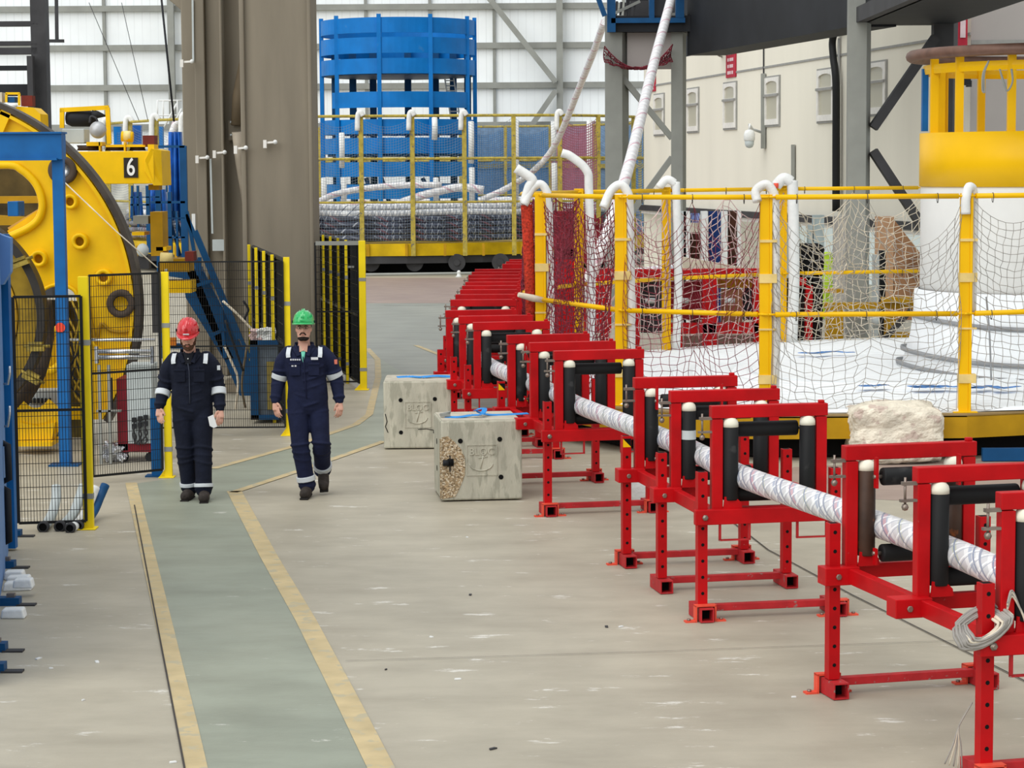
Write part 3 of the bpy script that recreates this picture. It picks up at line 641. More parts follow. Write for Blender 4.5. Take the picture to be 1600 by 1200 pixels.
for u in U: stand_unit(u[0], u[1], u[2], u[3], u[4], u[5])
# the cable through all the portals
path = [STANDS[0] + Vector((.95, -2.6, 0)), STANDS[0] + Vector((.42, -1.2, 0))] + STANDS
path = [p + Vector((0, 0, -.02 if k % 3 == 2 else .0)) for k, p in enumerate(path)] + [STANDS[-1] + Vector((1.5, 1.6, .1)), STANDS[-1] + Vector((3.2, 1.2, .3))]
mb = MB(); mb.tube(curve_pts(path, 8), .083, 24, uvs=True); tag(mb.build('subsea_cable', CABLE, origin=tuple(STANDS[2])), 'thick white yarn-wrapped cable running through the red roller stands', 'cable')
# rope bundle on the nearest stand
st0 = [o for o in COL.objects if o.name.startswith('roller_stand')][0]
Mx = Matrix.Translation(st0.location) @ Matrix.Rotation(st0.rotation_euler.z, 4, 'Z')
mb = MB(); rnd = random.Random(4); cc = Vector((-.545, -.03, .85))
for k in range(20):
    pts = []; ra = rnd.uniform(.075, .14); rb = ra * rnd.uniform(.45, .62); ph = rnd.uniform(-.02, .02); py_ = rnd.uniform(-.018, .018)
    for i in range(18):
        a = 2 * PI * i / 18; x = math.cos(a) * ra * 1.05; z = math.sin(a) * rb + x * .42 + ph * .5
        pts.append(Mx @ (cc + Vector((x + ph, -.07 + py_ if math.sin(a) < .3 else (.0 if math.sin(a) < .6 else .065) + py_, z))))
    mb.tube(pts, .0075, 6, closed=True, mi=1 if k % 3 else 0)
for k in range(4):
    mb.tube(curve_pts([Mx @ (cc + Vector((.13, -.05, .1 + .01 * k))), Mx @ (cc + Vector((.17, -.02, .16 + .01 * k))), Mx @ (cc + Vector((.22, -.03, .08))), Mx @ (cc + Vector((.25 + .01 * k, -.05, -.02)))], 5), .006, 6, mi=k % 2)
tag(mb.build('rope_coil', [ROPEW, ROPEG]), 'coil of grey and cream rope hung on the nearest stand leg', 'rope')
mb = MB()
for k in range(5): mb.tube(curve_pts([Mx @ Vector((-.52, .10, .42)), Mx @ Vector((-.60, .09, .30)), Mx @ Vector((-.64 + .012 * k, .08, .20)), Mx @ Vector((-.68 + .025 * k, .09, .10 - .008 * k))], 5), .004, 5, mi=k % 2)
tag(mb.build('rope_end', [ROPEG, ROPEW]), 'frayed grey rope end hanging beside the nearest stand leg', 'rope')
# ================================================================ CONCRETE BLOCKS
def block(pxc, pyb, rz, label, patchy):
    g = G(pxc, pyb); R = Matrix.Rotation(rz, 4, 'Z'); o = g + R.to_3x3() @ Vector((.4, .4, 0))
    t = thing('concrete_block', label, 'concrete block', o, rz)
    mb = MB(); mb.box((-.4, -.4, .012), (.4, .4, .80)); mb.build('block_body', CONC, t, local=True, bevel=.018)
    MB().box((-.385, -.385, .798), (.385, .385, .806)).build('top_face', CONCT, t, local=True, bevel=.003)
    hs = [(-.2, .58), (.2, .59), (-.2, .2), (.2, .2)]
    if patchy: hs = [(-.21, .60), (.18, .61), (-.205, .235), (.19, .235)]
    mb = MB()
    for (x, z) in hs: mb.lathe([(.024, 0), (.024, .004)], (x, -.404, z), (0, 1, 0), 18)
    mb.build('lifting_holes', HOLE, t, local=True)
    M = Matrix.Translation((.0, -.402, .41)) @ Matrix.Rotation(PI / 2, 4, 'X') @ Matrix.Scale(1.15, 4)
    mb = MB(); mb.add(plate([(-.135, -.135), (.135, -.135), (.135, .135), (-.135, .135)], [[(-.125, -.125), (.125, -.125), (.125, .125), (-.125, .125)]], .008), M)
    mb.add(textmesh('BLOC', .085, .004), M @ Matrix.Translation((0, .07, .002)))
    # anchor in relief
    pts = [(.02 * 0 - .0, .05), (-.01, -.07)]
    mb.tube([M @ Vector((.012, .035, .002)), M @ Vector((-.012, -.075, .002))], .006, 6); mb.tube([M @ Vector((-.03, .018, .002)), M @ Vector((.05, .026, .002))], .005, 6)
    mb.tube([M @ Vector((.1 * math.cos(a) - .005, -.03 + .062 * math.sin(a), .002)) for a in [PI * 1.02 + PI * .96 * k / 12 for k in range(13)]], .006, 6)
    mb.tube([M @ Vector((.014 + .014 * math.cos(a), .048 + .014 * math.sin(a), .002)) for a in [2 * PI * k / 10 for k in range(11)]], .004, 6)
    mb.build('maker_plaque', CONC, t, local=True)
    return t, R, o
t, R, o = block(690, 784.5, math.radians(7), 'nearer grey concrete block with a chipped gravelly corner and anchor emblem', True)
rnd = random.Random(2)
pp = [(-.39, .64), (-.33, .65), (-.27, .60), (-.20, .52), (-.165, .44), (-.16, .36), (-.165, .27), (-.19, .20), (-.22, .13), (-.26, .05), (-.39, .03)]
mb = MB(); mb.add(plate([(x, z) for x, z in pp], [], .02), Matrix.Translation((-.004, -.396, 0)) @ Matrix.Rotation(PI / 2, 4, 'X'))
mb.box((-.409, -.392, .03), (-.39, -.33, .62)); mb.build('exposed_gravel_patch', AGG, t, local=True)
mb = MB(); mb.cyl((-.385, -.42, .39), (-.33, -.42, .39), .03, 12); mb.cyl((-.34, -.405, .39), (-.28, -.405, .39), .036, 12, 1); mb.box((-.32, -.43, .30), (-.312, -.40, .46)); mb.build('pipe_stub', [DARK, HOLE], t, local=True)
mb = MB()
for z in (.28, .55): mb.lathe([(.028, 0), (.028, .004)], (-.404, .05, z), (1, 0, 0), 12)
mb.build('side_holes', HOLE, t, local=True)
b1 = o
t, R2, o2 = block(600, 702.5, math.radians(1), 'farther grey concrete block without chips, left of the red stands', False)
mb = MB(); mb.tube([(-.38, -.402, .42), (-.36, -.403, .33), (-.38, -.403, .27), (-.35, -.403, .2)], .005, 4); mb.tube([(.0, -.403, .235), (.1, -.403, .24), (.2, -.403, .22)], .004, 4); mb.build('crack', HOLE, t, local=True)
def strap(pts, w, label):
    q = curve_pts(pts, 6); mb = MB(); mb.tube(q, [(w / 2, .003)] * len(q), 8)
    # flat ribbon: rebuild with horizontal width
    mb = MB()
    for i in range(len(q) - 1):
        d = q[i + 1] - q[i]; n = Vector((-d.y, d.x, 0)); n = (n.normalized() if n.length > 1e-5 else Vector((0, 1, 0))) * w / 2
        n2 = n + Vector((0, 0, .012 * math.sin(i * .9)))
        mb.beam(q[i], q[i + 1] + d * .05, w, .004, upv=(0, -.25, 1))
    return tag(mb.build('ratchet_strap', STRAP), label, 'strap')
zt = .812
lp = lambda R, o, x, y, z: o + R.to_3x3() @ Vector((x, y, z))
strap([lp(R, b1, -.33, -.12, zt), lp(R, b1, -.2, -.2, zt + .004), lp(R, b1, -.08, -.16, zt + .015), lp(R, b1, .02, -.22, zt + .03), lp(R, b1, .06, -.12, zt + .075), lp(R, b1, -.02, -.05, zt + .05), lp(R, b1, .12, -.05, zt + .004), lp(R, b1, .38, .0, zt), lp(R, b1, .52, .05, zt - .0)], .05, 'blue lashing strap with a raised loop on the nearer concrete block')
mb = MB(); mb.cbox(lp(R, b1, -.33, -.12, zt + .02), (.10, .06, .03)); mb.cyl(lp(R, b1, -.38, -.1, zt + .02), lp(R, b1, -.28, -.14, zt + .05), .012, 8); tag(mb.build('ratchet_buckle', GRY), 'grey ratchet buckle at the strap end on the nearer concrete block', 'buckle')
strap([lp(R2, o2, -.25, .0, zt), lp(R2, o2, -.1, .05, zt + .003), lp(R2, o2, .05, -.1, zt + .01), lp(R2, o2, .2, -.02, zt + .014), lp(R2, o2, .38, -.02, zt + .004)], .07, 'blue lashing strap lying flat on the farther concrete block')
# weathered whitish block on the right
def lumpy(c, sz, seed, amp, label, m, name='weathered_block'):
    n = 22; mb = MB(); idx = {}
    def vert(i, j, k):
        key = (i, j, k)
        if key in idx: return idx[key]
        p = Vector((i / n - .5, j / n - .5, k / n - .5)) * 2
        L4 = (abs(p.x) ** 7 + abs(p.y) ** 7 + abs(p.z) ** 7) ** (1 / 7); q = p / max(L4, .2) * (.99)
        nn = noise.noise(q * 1.6 + Vector((seed, 0, 0))) * amp * 1.8 + noise.noise(q * 6 + Vector((0, seed, 0))) * amp * .6
        if q.x > 0 and q.z > 0: nn -= amp * .8 * q.x * q.z
        q = q * (1 + nn); idx[key] = len(mb.v); mb.v.append(Vector((c[0] + q.x * sz[0] / 2, c[1] + q.y * sz[1] / 2, max(.005, c[2] + q.z * sz[2] / 2)))); return idx[key]
    for a in range(n):
        for b in range(n):
            for f in ((0, 1), (n, 0)):
                s_, fl = f
                q1 = [vert(s_, a, b), vert(s_, a + 1, b), vert(s_, a + 1, b + 1), vert(s_, a, b + 1)]; q2 = [vert(a, s_, b), vert(a + 1, s_, b), vert(a + 1, s_, b + 1), vert(a, s_, b + 1)]; q3 = [vert(a, b, s_), vert(a + 1, b, s_), vert(a + 1, b + 1, s_), vert(a, b + 1, s_)]
                mb.face(q1 if s_ == n else q1[::-1], 0, False); mb.face(q2[::-1] if s_ == n else q2, 0, False); mb.face(q3 if s_ == n else q3[::-1], 0, False)
    return tag(mb.build(name, m), label, 'block')
g = G(1404, 726)
lumpy((g.x, g.y + .35, .32), (1.04, .8, .66), 3.3, .07, 'rough broken whitish block behind the nearest red stand', mat('rough_whitish_stone', (226, 218, 200), .95, var=.12, scale=5, bump=1.0, bscale=24, spots=[((196, 178, 166), 6, .56)]))
# ================================================================ MESH FENCES
def meshpanel(mb, a, b, z0, z1, dv=.027, dh=.105, r=.0022, frame=.018, mids=()):
    a = Vector((a.x, a.y, 0)); b = Vector((b.x, b.y, 0)); L = (b - a).length; n = max(1, int(L / dv))
    for i in range(1, n):
        p = a.lerp(b, i / n); mb.beam(p + Vector((0, 0, z0)), p + Vector((0, 0, z1)), r * 2, r * 2)
    k = int((z1 - z0) / dh)
    for j in range(1, k): z = z0 + (z1 - z0) * j / k; mb.beam(a + Vector((0, 0, z)), b + Vector((0, 0, z)), r * 2.4, r * 2.4, upv=(0, 0, 1))
    for p in (a, b): mb.beam(p + Vector((0, 0, z0)), p + Vector((0, 0, z1)), frame * 1.4, frame * 1.4)
    for z in (z0, z1) + tuple(mids): mb.beam(a + Vector((0, 0, z)), b + Vector((0, 0, z)), frame, frame * 1.3, upv=(0, 0, 1))
    return mb
def ypost(t, p, h, w=.09, base=True):
    p = Vector((p.x, p.y, 0)); mb = MB(); mb.box((p.x - w / 2, p.y - w / 3, 0), (p.x + w / 2, p.y + w / 3, h))
    if base: mb.box((p.x - w * 1.3, p.y - w, 0), (p.x + w * .8, p.y + w, .012)); mb.prism([(p.x - w / 2, p.y - .01, .012), (p.x - w * 1.25, p.y - .01, .012), (p.x - w / 2, p.y - .01, .09)], (0, .02, 0))
    po = mb.build('post', YELP, t, bevel=.004)
    for z in (h * .73, .28): MB().box((p.x - w / 2 - .003, p.y - w / 3 - .003, z), (p.x + w / 2 + .003, p.y + w / 3 + .003, z + .05)).build('bracket', GRY, po)
# A: nearest, left
g = G(134, 831); gl = G(20, 828)
t = thing('mesh_fence', 'nearest black mesh fence panel with yellow post, by the blue cabinet', 'fence', g)
meshpanel(MB(), Vector((P(21, 500, 20.5).x, 20.5, 0)), Vector((P(127, 500, 20.6).x, 20.6, 0)), .08, P(70, 463, 20.6).z, mids=(P(70, 640, 20.6).z,)).build('mesh_panel', BLACKW, t)
ypost(t, Vector((P(135, 650, 20.65).x, 20.65, 0)), P(124, 432, 20.65).z)
g = G(262, 747)
t = thing('mesh_fence', 'black mesh fence panel with yellow post, in front of the maroon cart', 'fence', g)
Yf = 24.1
meshpanel(MB(), Vector((P(120, 500, 22.9).x, 23.6, 0)), Vector((P(249, 500, Yf).x, Yf, 0)), .09, P(200, 427, Yf).z, mids=(P(200, 577, Yf).z,)).build('mesh_panel', BLACKW, t)
ypost(t, Vector((P(261, 600, Yf + .05).x, Yf + .05, 0)), P(256, 425, Yf).z, .078)
g = G(449, 684); Yc = 27.9
t = thing('mesh_fence', 'black mesh fence between the two men, with yellow post beside the green helmet man', 'fence', g)
meshpanel(MB(), Vector((P(250, 500, Yc).x, Yc, 0)), Vector((P(443, 500, Yc).x, Yc, 0)), .11, P(350, 409, Yc).z, mids=(P(350, 541, Yc).z,), frame=.014).build('mesh_panel', BLACKW, t)
ypost(t, Vector((P(449, 500, Yc + .05).x, Yc + .05, 0)), P(449, 402, Yc).z, .075)
def run(a, b, n, h, label, w=.042, dense=.03):
    t = thing('mesh_fence', label, 'fence', (a + b) / 2)
    for i in range(n):
        p = a.lerp(b, i / n); q = a.lerp(b, (i + 1) / n); fr_ = Vector((-.055, -.03, 0))
        meshpanel(MB(), p, q, .1, h - .03, dv=dense, dh=.2, r=.0045, mids=(h * .5,), frame=.03).build('mesh_panel', BLACKW, t)
        ypost(t, q + fr_, h, w, base=False)
    return t
run(Vector((P(449, 500, Yc).x - .02, Yc + .15, 0)), Vector((P(397, 500, 33.5).x, 33.5, 0)), 4, 2.18, 'black mesh fence with four yellow posts receding left of the smooth pillar')
g = G(567, 609); Yd = g.y
t = run(Vector((g.x - .05, Yd + .1, 0)), Vector((P(491, 500, 39.5).x, 39.5, 0)), 6, 2.2, 'black mesh fence with yellow posts receding right of the smooth pillar')
ypost(t, Vector((P(567, 500, Yd).x, Yd, 0)), P(567, 376, Yd).z, .10)
mb = MB(); meshpanel(mb, Vector((P(494, 500, Yd + .03).x, Yd + .03, 0)), Vector((P(562, 500, Yd + .03).x, Yd + .03, 0)), .12, P(530, 379, Yd).z, dv=.05, r=.003, mids=(P(530, 487, Yd).z,)); mb.build('mesh_panel', BLACKW, t)
mb = MB(); z_ = P(530, 380, Yd).z; mb.box((P(493, 380, Yd).x, Yd - .02, z_ - .03), (P(562, 380, Yd).x, Yd + .02, z_ + .03)); mb.build('top_rail', GRY, t)
MB().cbox(P(548, 417, Yd + .4), (.1, .03, .03)).build('latch', GRY, t)
# ================================================================ LEFT: blue cabinet, gantry, small things
t = thing('blue_cabinet', 'pale blue tall machine cabinet cut by the left frame edge', 'cabinet', G(2, 960))
zt_ = P(8, 372, 19).z; x1 = P(14, 600, 19.6).x
xn = x1 + .19 * 5.2
mb = MB(); mb.prism([(x1, 19.4, 0), (xn, 14.2, 0), (xn - 1.2, 14.2, 0), (x1 - 1.2, 19.4, 0)], (0, 0, zt_ + .1)); mb.build('cabinet_body', BLUL, t)
mb = MB(); mb.box((x1 - .6, 19.45, .02), (x1 + .05, 19.55, zt_ + .02)); mb.build('corner_post', BLU, t)
mb = MB(); mb.prism([P(-30, 352, 19.3), P(4, 368, 19.3), P(16, 372, 19.3), P(16, 425, 19.3), P(4, 445, 19.3), P(-30, 440, 19.3)], (0, .1, 0)); mb.build('cover_plate', BLUL, t)
for (y0, y1) in ((572, 606), (634, 672)): MB().tube([P(7, y1 - 6, 19.3), P(12, y1 - 6, 19.2), P(15, y0 + 12, 19.2), P(15, y0, 19.2)], .012, 6).build('hook', SILV, t)
for (y0, y1) in ((690, 748), (760, 845)): MB().tube([P(-2, y0, 18.9), P(12, y0 + 6, 18.8), P(14, y1, 18.8), P(0, y1 + 6, 18.9)], .03, 8).build('handle', DARK, t)
for (x, y, k) in ((30, 838, 0), (20, 887, 1), (28, 945, 2), (6, 1017, 3), (4, 1049, 4)):
    g = G(x, y); lab = ['farthest blue base plate on the floor by the near fence', 'second farthest blue base plate at the left edge', 'blue base plate with white sachets lying on it', 'blue base plate at the left edge, upper of the nearest two', 'blue base plate at the left edge, nearest of all'][k]
    t = thing('base_plate', lab, 'base plate', g, 0, 'blue base plates along the left edge'); w = .2
    MB().box((g.x - .28, g.y - .05, 0), (g.x + .02, g.y + .05, .06)).build('plate_end', BLUD, t); MB().box((g.x + .0, g.y - .06, 0), (g.x + w * .7, g.y + .02, .012)).build('shim', GRYD, t); MB().cbox((g.x - .05, g.y, .075), (.06, .05, .03)).build('bolt', STEEL, t)
rnd = random.Random(11)
for (x, y, w, k) in ((24, 905, .17, 0), (30, 913, .2, 1), (26, 922, .22, 2), (38, 932, .16, 3), (22, 965, .18, 4)):
    g = G(x, y); lab = ['small white packet, farthest of the little pile at the left edge', 'small white packet, second farthest of the pile at the left edge', 'longest white packet in the pile at the left edge', 'crumpled white packet nearest the base plate', 'single white block lying apart, nearest at the left edge'][k]
    mb = MB(); M = Matrix.Translation(g) @ Matrix.Rotation(rnd.uniform(-.3, .3), 4, 'Z'); z0 = .07 if k == 3 else 0
    mb.prism([M @ Vector(p) for p in ((-w / 2, -.05, z0), (w / 2, -.06, z0), (w / 2 * .8, -.05, z0 + .07), (-w / 2 * .9, -.045, z0 + .065))], (0, .11, .004)); tag(mb.build('white_packet', WHT, bevel=.012), lab, 'packet', 'white packets at the left edge')
Yg = 25.2
t = thing('blue_gantry', 'blue steel gantry beam and post in front of the yellow wheel', 'gantry', G(103, 728))
mb = MB(); a = P(-60, 250, Yg); b = P(99, 209, Yg); mb.box((a.x, Yg - .12, a.z), (b.x, Yg + .12, b.z)); mb.box((a.x, Yg - .16, b.z), (b.x + .01, Yg + .16, b.z + .02)); mb.box((a.x, Yg - .16, a.z - .01), (b.x - .05, Yg + .16, a.z + .015)); mb.build('beam', BLU, t)
xa = P(86, 500, Yg).x; xb = P(103, 500, Yg).x; mb = MB(); mb.box((xa + .02, Yg - .06, 0), (xb + .02, Yg + .06, a.z)); po = mb.build('post', BLU, t)
MB().box((xa - .09, Yg - .12, 0), (xb + .12, Yg + .12, .02)).build('foot_plate', BLUD, t)
mb = MB(); mb.lathe([(.055, 0), (.055, .003)], P(94, 512, Yg - .07), (0, -1, 0), 20); mb.build('red_sticker', mat('sticker_red', (232, 74, 52), .5), po)
t = thing('blue_post', 'short blue post at the right end of the maroon cart', 'post', G(246, 744)); g = G(246, 744)
MB().box((g.x - .055, g.y - .04, 0), (g.x + .055, g.y + .04, P(246, 622, g.y).z)).build('shaft', BLU, t); MB().box((g.x - .12, g.y - .09, 0), (g.x + .12, g.y + .09, .015)).build('foot_plate', BLUD, t)
# pipe stubs behind the near fence
for k, (x, y, top, dx) in enumerate(((68, 827, 784, -4), (94, 826, 786, 8), (110, 828, 782, 10), (123, 824, 780, 12))):
    g = G(x, y + 4); Yp = g.y + .1; r = .046 if k < 2 else .042
    t = thing('flexible_pipe', ['pale bent pipe with dark open end, leftmost behind the near fence', 'pale bent pipe with dark open end, second from left behind the near fence', 'whitest bent pipe with dark open end, third from left behind the near fence', 'dark bent pipe end next to the near yellow post'][k], 'pipe', g)
    m_ = WHT if k == 2 else (GRYP if k < 2 else BLUD)
    c0 = Vector((g.x, g.y, r + .0)); pts = [c0, c0 + Vector((dx * .002, .18, .0)), c0 + Vector((dx * .004, .50, .05)), c0 + Vector((dx * .006, .72, .16)), c0 + Vector((dx * .009, .80, .26))]
    MB().tube(curve_pts(pts, 5), r, 16, cap=True).build('hose', m_, t); MB().lathe([(r * 1.15, 0), (r * 1.15, .06), (r * .8, .06)], c0 + Vector((0, .03, 0)), (0, -1, 0), 16, caps=False).build('coupling', GRYD, t); MB().lathe([(r * .8, 0), (r * .8, .004)], c0 + Vector((0, -.01, 0)), (0, -1, 0), 16).build('bore', HOLE, t)
# ================================================================ YELLOW CAPSTAN WHEEL
Yw = 27.2
def W2(px, py): q = P(px, py, Yw); return (q.x, q.z)
cw = W2(-117, 478); e = W2(223, 478); Rw = e[0] - cw[0] - .07
outl = []
z_lo = .30
for k in range(120):
    a = math.radians(-70 + 160 * k / 119); p = (cw[0] + Rw * math.cos(a), cw[1] + Rw * math.sin(a))
    if p[1] > z_lo: outl.append(p)
outl = [(cw[0] + .2, z_lo)] + [(outl[0][0], z_lo)] + outl + [(cw[0] + .2, outl[-1][1])]
h1 = [W2(*p) for p in ((-60, 262), (15, 258), (36, 266), (54, 282), (64, 300), (68, 322), (62, 342), (46, 356), (20, 368), (8, 371), (-60, 346))]
h1 = [(p.x, p.y) for p in curve_pts([Vector((x, z, 0)) for x, z in h1], 4)]
h2 = [W2(*p) for p in ((56, 470), (66, 454), (80, 447), (96, 445), (112, 450), (122, 462), (130, 500), (138, 560), (142, 636), (40, 636), (52, 560))]
h3 = [W2(*p) for p in ((-60, 215), (10, 214), (-10, 190), (-60, 180))]
t = thing('capstan_wheel', 'huge yellow capstan wheel with dark rim at the left', 'wheel', (cw[0] + 1.8, Yw, 0))
Mw = Matrix.Translation((0, Yw, 0)) @ Matrix.Rotation(PI / 2, 4, 'X')
mb = MB(); mb.add(plate(outl, [h1, h2], .09), Mw); mb.build('disc', YEL, t)
def arcpts(c, R_, a0, a1, n, Y): return [Vector((c[0] + R_ * math.cos(math.radians(a0 + (a1 - a0) * k / n)), Y, c[1] + R_ * math.sin(math.radians(a0 + (a1 - a0) * k / n)))) for k in range(n + 1)]
def band(c, R0, R1, a0, a1, y0, y1, n=80):
    mb = MB(); k = 0
    for i in range(n + 1):
        a = math.radians(a0 + (a1 - a0) * i / n)
        for (r, y) in ((R0, y0), (R1, y0), (R1, y1), (R0, y1)): mb.v.append(Vector((c[0] + r * math.cos(a), y, c[1] + r * math.sin(a))))
    for i in range(n):
        for j in range(4): mb.face((i * 4 + j, i * 4 + (j + 1) % 4, (i + 1) * 4 + (j + 1) % 4, (i + 1) * 4 + j), 0, False)
    mb.face((0, 1, 2, 3)); mb.face([n * 4 + j for j in (3, 2, 1, 0)]); return mb
a_lo = math.degrees(math.asin((z_lo - cw[1]) / Rw))
band(cw, Rw - .0, Rw + .065, a_lo, 88, Yw - .14, Yw + .14).build('rim', mat('worn_dark_rim', (66, 58, 50), .45, .3, var=.2, scale=6), t)
band(cw, Rw - .06, Rw - .02, a_lo, 88, Yw - .12, Yw + .0).build('inner_flange', YEL, t)
# raised flange round the kidney shaped window and the lower arch
def flange(ring, w, lab='window_flange', close=True):
    mb = MB(); q = [Vector((x, Yw - .08, z)) for x, z in ring]; mb.tube(q, w * .45, 8, closed=close, sm=True)
    return mb.build(lab, YEL, t)
flange(h1, .10); flange([(p.x, p.y) for p in curve_pts([Vector((*W2(*p), 0)) for p in ((58, 468), (68, 454), (82, 446), (98, 444), (112, 449), (122, 460), (134, 500), (150, 540), (190, 552), (212, 545))], 4)], .05, 'arch_flange', False)
q = [Vector((*W2(*p), 0)) for p in ((138, 462), (144, 500), (152, 530), (160, 505), (175, 516), (200, 517), (216, 508))]
mb = MB(); mb.tube([Vector((p.x, Yw - .08, p.y)) for p in curve_pts(q, 4)], .022, 6); mb.build('stiffener', YELD, t)
for (x, y, r, kind) in ((111, 315, 12, 0), (126, 377, 13, 0), (62, 404, 13, 0), (163, 433, 13, 0), (190, 474, 22, 1), (99, 266, 22, 2)):
    c = P(x, y, Yw - .06); R_ = r / S(Yw)
    mb = MB(); mb.lathe([(R_ * .55, -.02), (R_ * .55, .09), (R_ * .9, .10), (R_, .08), (R_, -.02)], c, (0, -1, 0), 32, caps=False)
    mb.lathe([(R_ * .55, .02), (R_ * .5, .0), (.001, -.01)], c, (0, -1, 0), 24, mi=1, caps=False)
    m0 = [YEL, mat('dark_rubber_ring', (78, 66, 56), .7, var=.1), mat('dark_rubber_ring', (0, 0, 0))][kind]; m1 = [YELD, YEL, SILV][kind]
    if kind: mb.lathe([(R_ * .56, .03), (R_ * .5, .05)], c, (0, -1, 0), 24, caps=False, mi=0)
    mb.build(['boss', 'ring_port', 'bearing'][kind], [m0, m1], t)
MB().beam(Vector((*[W2(0, 200)[0]], Yw - .08, W2(0, 205)[1])), Vector((W2(16, 165)[0], Yw - .08, W2(16, 168)[1])), .12, .08, upv=(0, 1, 0)).build('rib', YEL, t)
MB().beam(P(8, 210, Yw + .02), P(60, 262, Yw + .02), .10, .09, upv=(0, 1, 0)).build('rib', YEL, t)
MB().beam(P(16, 366, Yw + .1), P(66, 332, Yw + .1), .1, .07, upv=(0, 1, 0)).build('rib', YEL, t)
MB().beam(P(14, 358, Yw + .15), P(66, 326, Yw + .15), .04, .05, upv=(0, 1, 0)).build('rib', mat('shiny_guide', (206, 160, 80), .3, .4), t)
tag(MB().tube([P(98, 282, Yw - .3), P(180, 360, Yw - .4), P(246, 418, Yw - .5)], .008, 5).build('stay_wire', ROPEW), 'thin wire slanting across the yellow wheel down to the right', 'wire')
# second wheel in front, lower left
Y2 = 26.0; c2 = P(-95, 495, Y2); c2 = (c2.x, c2.z); R2_ = 168 / S(Y2)
t = thing('guide_wheel', 'smaller dark-rimmed guide wheel in front of the yellow wheel, lower left', 'wheel', (c2[0] + 1, Y2, 0))
band(c2, R2_ - .09, R2_, -62, 65, Y2 - .12, Y2 + .12).build('rim', mat('worn_dark_rim2', (44, 40, 36), .5, .3, var=.2, scale=6), t)
band(c2, R2_ - .32, R2_ - .10, -60, 62, Y2 + .0, Y2 + .1).build('web', mat('oily_yellow', (150, 122, 30), .5, var=.2, scale=4), t)
band(c2, R2_ - .5, R2_ - .33, -60, 62, Y2 - .02, Y2 + .08).build('inner_ring', YELD, t)
for (x, y, a) in ((32, 413, .35), (56, 545, 0), (48, 592, -.5)):
    q = P(x, y, Y2 - .2); M = Matrix.Translation(q) @ Matrix.Rotation(-a, 4, 'Y'); tt = thing('roller_clamp', {32: 'yellow-brass clamp on the guide wheel rim, uppermost', 56: 'yellow-brass clamp on the guide wheel, middle one behind the mesh', 48: 'yellow-brass clamp on the guide wheel, lowest behind the mesh'}[x], 'clamp', q)
    mb = MB(); mb.cbox((0, 0, 0), (.20, .1, .05), 0, M); mb.cbox((0, 0, .06), (.16, .08, .035), 0, M); mb.build('jaw', BRASS, tt); mb = MB(); mb.cyl(M @ Vector((-.14, 0, .03)), M @ Vector((.16, 0, .03)), .018, 8); mb.build('spindle', BRASS, tt)
# lower machinery behind the near fence
t = thing('cable_saddle', 'yellow curved cradle standing on the floor behind the near fence', 'cradle', P(55, 697, 26.5))
mb = MB(); q = [P(x, y, 26.4) for (x, y) in ((22, 645), (36, 656), (52, 661), (70, 659), (84, 650), (94, 640))]
mb.tube(curve_pts(q, 4), [(.05, .18)] * (4 * 5 + 1), 8, sm=False); mb.build('curved_rest', YEL, t)
mb = MB(); mb.prism([P(26, 690, 26.3), P(80, 690, 26.3), P(86, 660, 26.3), P(60, 666, 26.3), P(30, 660, 26.3)], (0, .3, 0)); mb.build('stand', YEL, t)
mb = MB(); g0 = P(24, 697, 26.2); g1 = P(82, 690, 26.2); mb.box((g0.x, 26.15, g0.z), (g1.x, 26.7, g1.z)); mb.build('foot_plate', YEL, t)
mb = MB(); mb.tube(curve_pts([P(66, 470, 26.9), P(70, 520, 26.9), P(58, 580, 26.6), P(30, 630, 26.5), P(10, 690, 26.4)], 5), .11, 14, uvs=True); tag(mb.build('guided_cable', mat('dark_brown_cable', (66, 56, 46), .6, var=.2)), 'dark brown cable bending down behind the near mesh fence', 'cable')
t = thing('control_box', 'light grey box with small switches behind the near mesh fence', 'box', P(62, 640, 26.8)); a = P(38, 640, 26.8); b = P(90, 610, 26.8)
MB().box((a.x, 26.8, a.z), (b.x, 27.1, b.z)).build('box_body', GRYP, t)
for k in range(6): MB().cbox(P(48 + k * 6, 626, 26.78), (.025, .02, .06)).build('switch', DARK, t)
t = thing('pedestal', 'yellow pedestal block below the wheel hub, behind the blue post', 'pedestal', P(75, 600, 27.5))
mb = MB(); a = P(60, 608, 27.4); b = P(94, 525, 27.4); mb.box((a.x, 27.4, a.z), (b.x, 27.6, b.z)); mb.build('block', YEL, t)
for (y) in (516, 574): mb = MB(); mb.tube(curve_pts([P(64, y, 27.2), P(80, y + 5, 27.2), P(92, y - 3, 27.2)], 4), .05, 8); mb.build('lip', YEL, t)
MB().box(tuple(P(72, 520, 27.8)), tuple(P(95, 468, 27.9))).build('valve_panel', GRYD, t)
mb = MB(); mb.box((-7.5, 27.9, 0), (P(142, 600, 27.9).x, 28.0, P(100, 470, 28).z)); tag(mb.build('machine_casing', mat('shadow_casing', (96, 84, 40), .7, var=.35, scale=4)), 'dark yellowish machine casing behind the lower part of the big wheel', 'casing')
rnd = random.Random(5)
for k in range(7):
    q = [P(108 + rnd.uniform(-3, 8), 470 + k * 12, 27.0), P(122 + rnd.uniform(-6, 4), 500 + k * 14, 26.9), P(112 + rnd.uniform(-4, 6), 540 + k * 12, 26.9), P(126, 575 + k * 9, 26.9)]
    tag(MB().tube(curve_pts(q, 5), .014, 6).build('hydraulic_hose', [mat('ochre_hose', (170, 140, 40), .6), DARK][k % 2]), 'thin hydraulic hose in the tangle between the blue post and yellow fence post', 'hose', 'hydraulic hoses in a tangle')
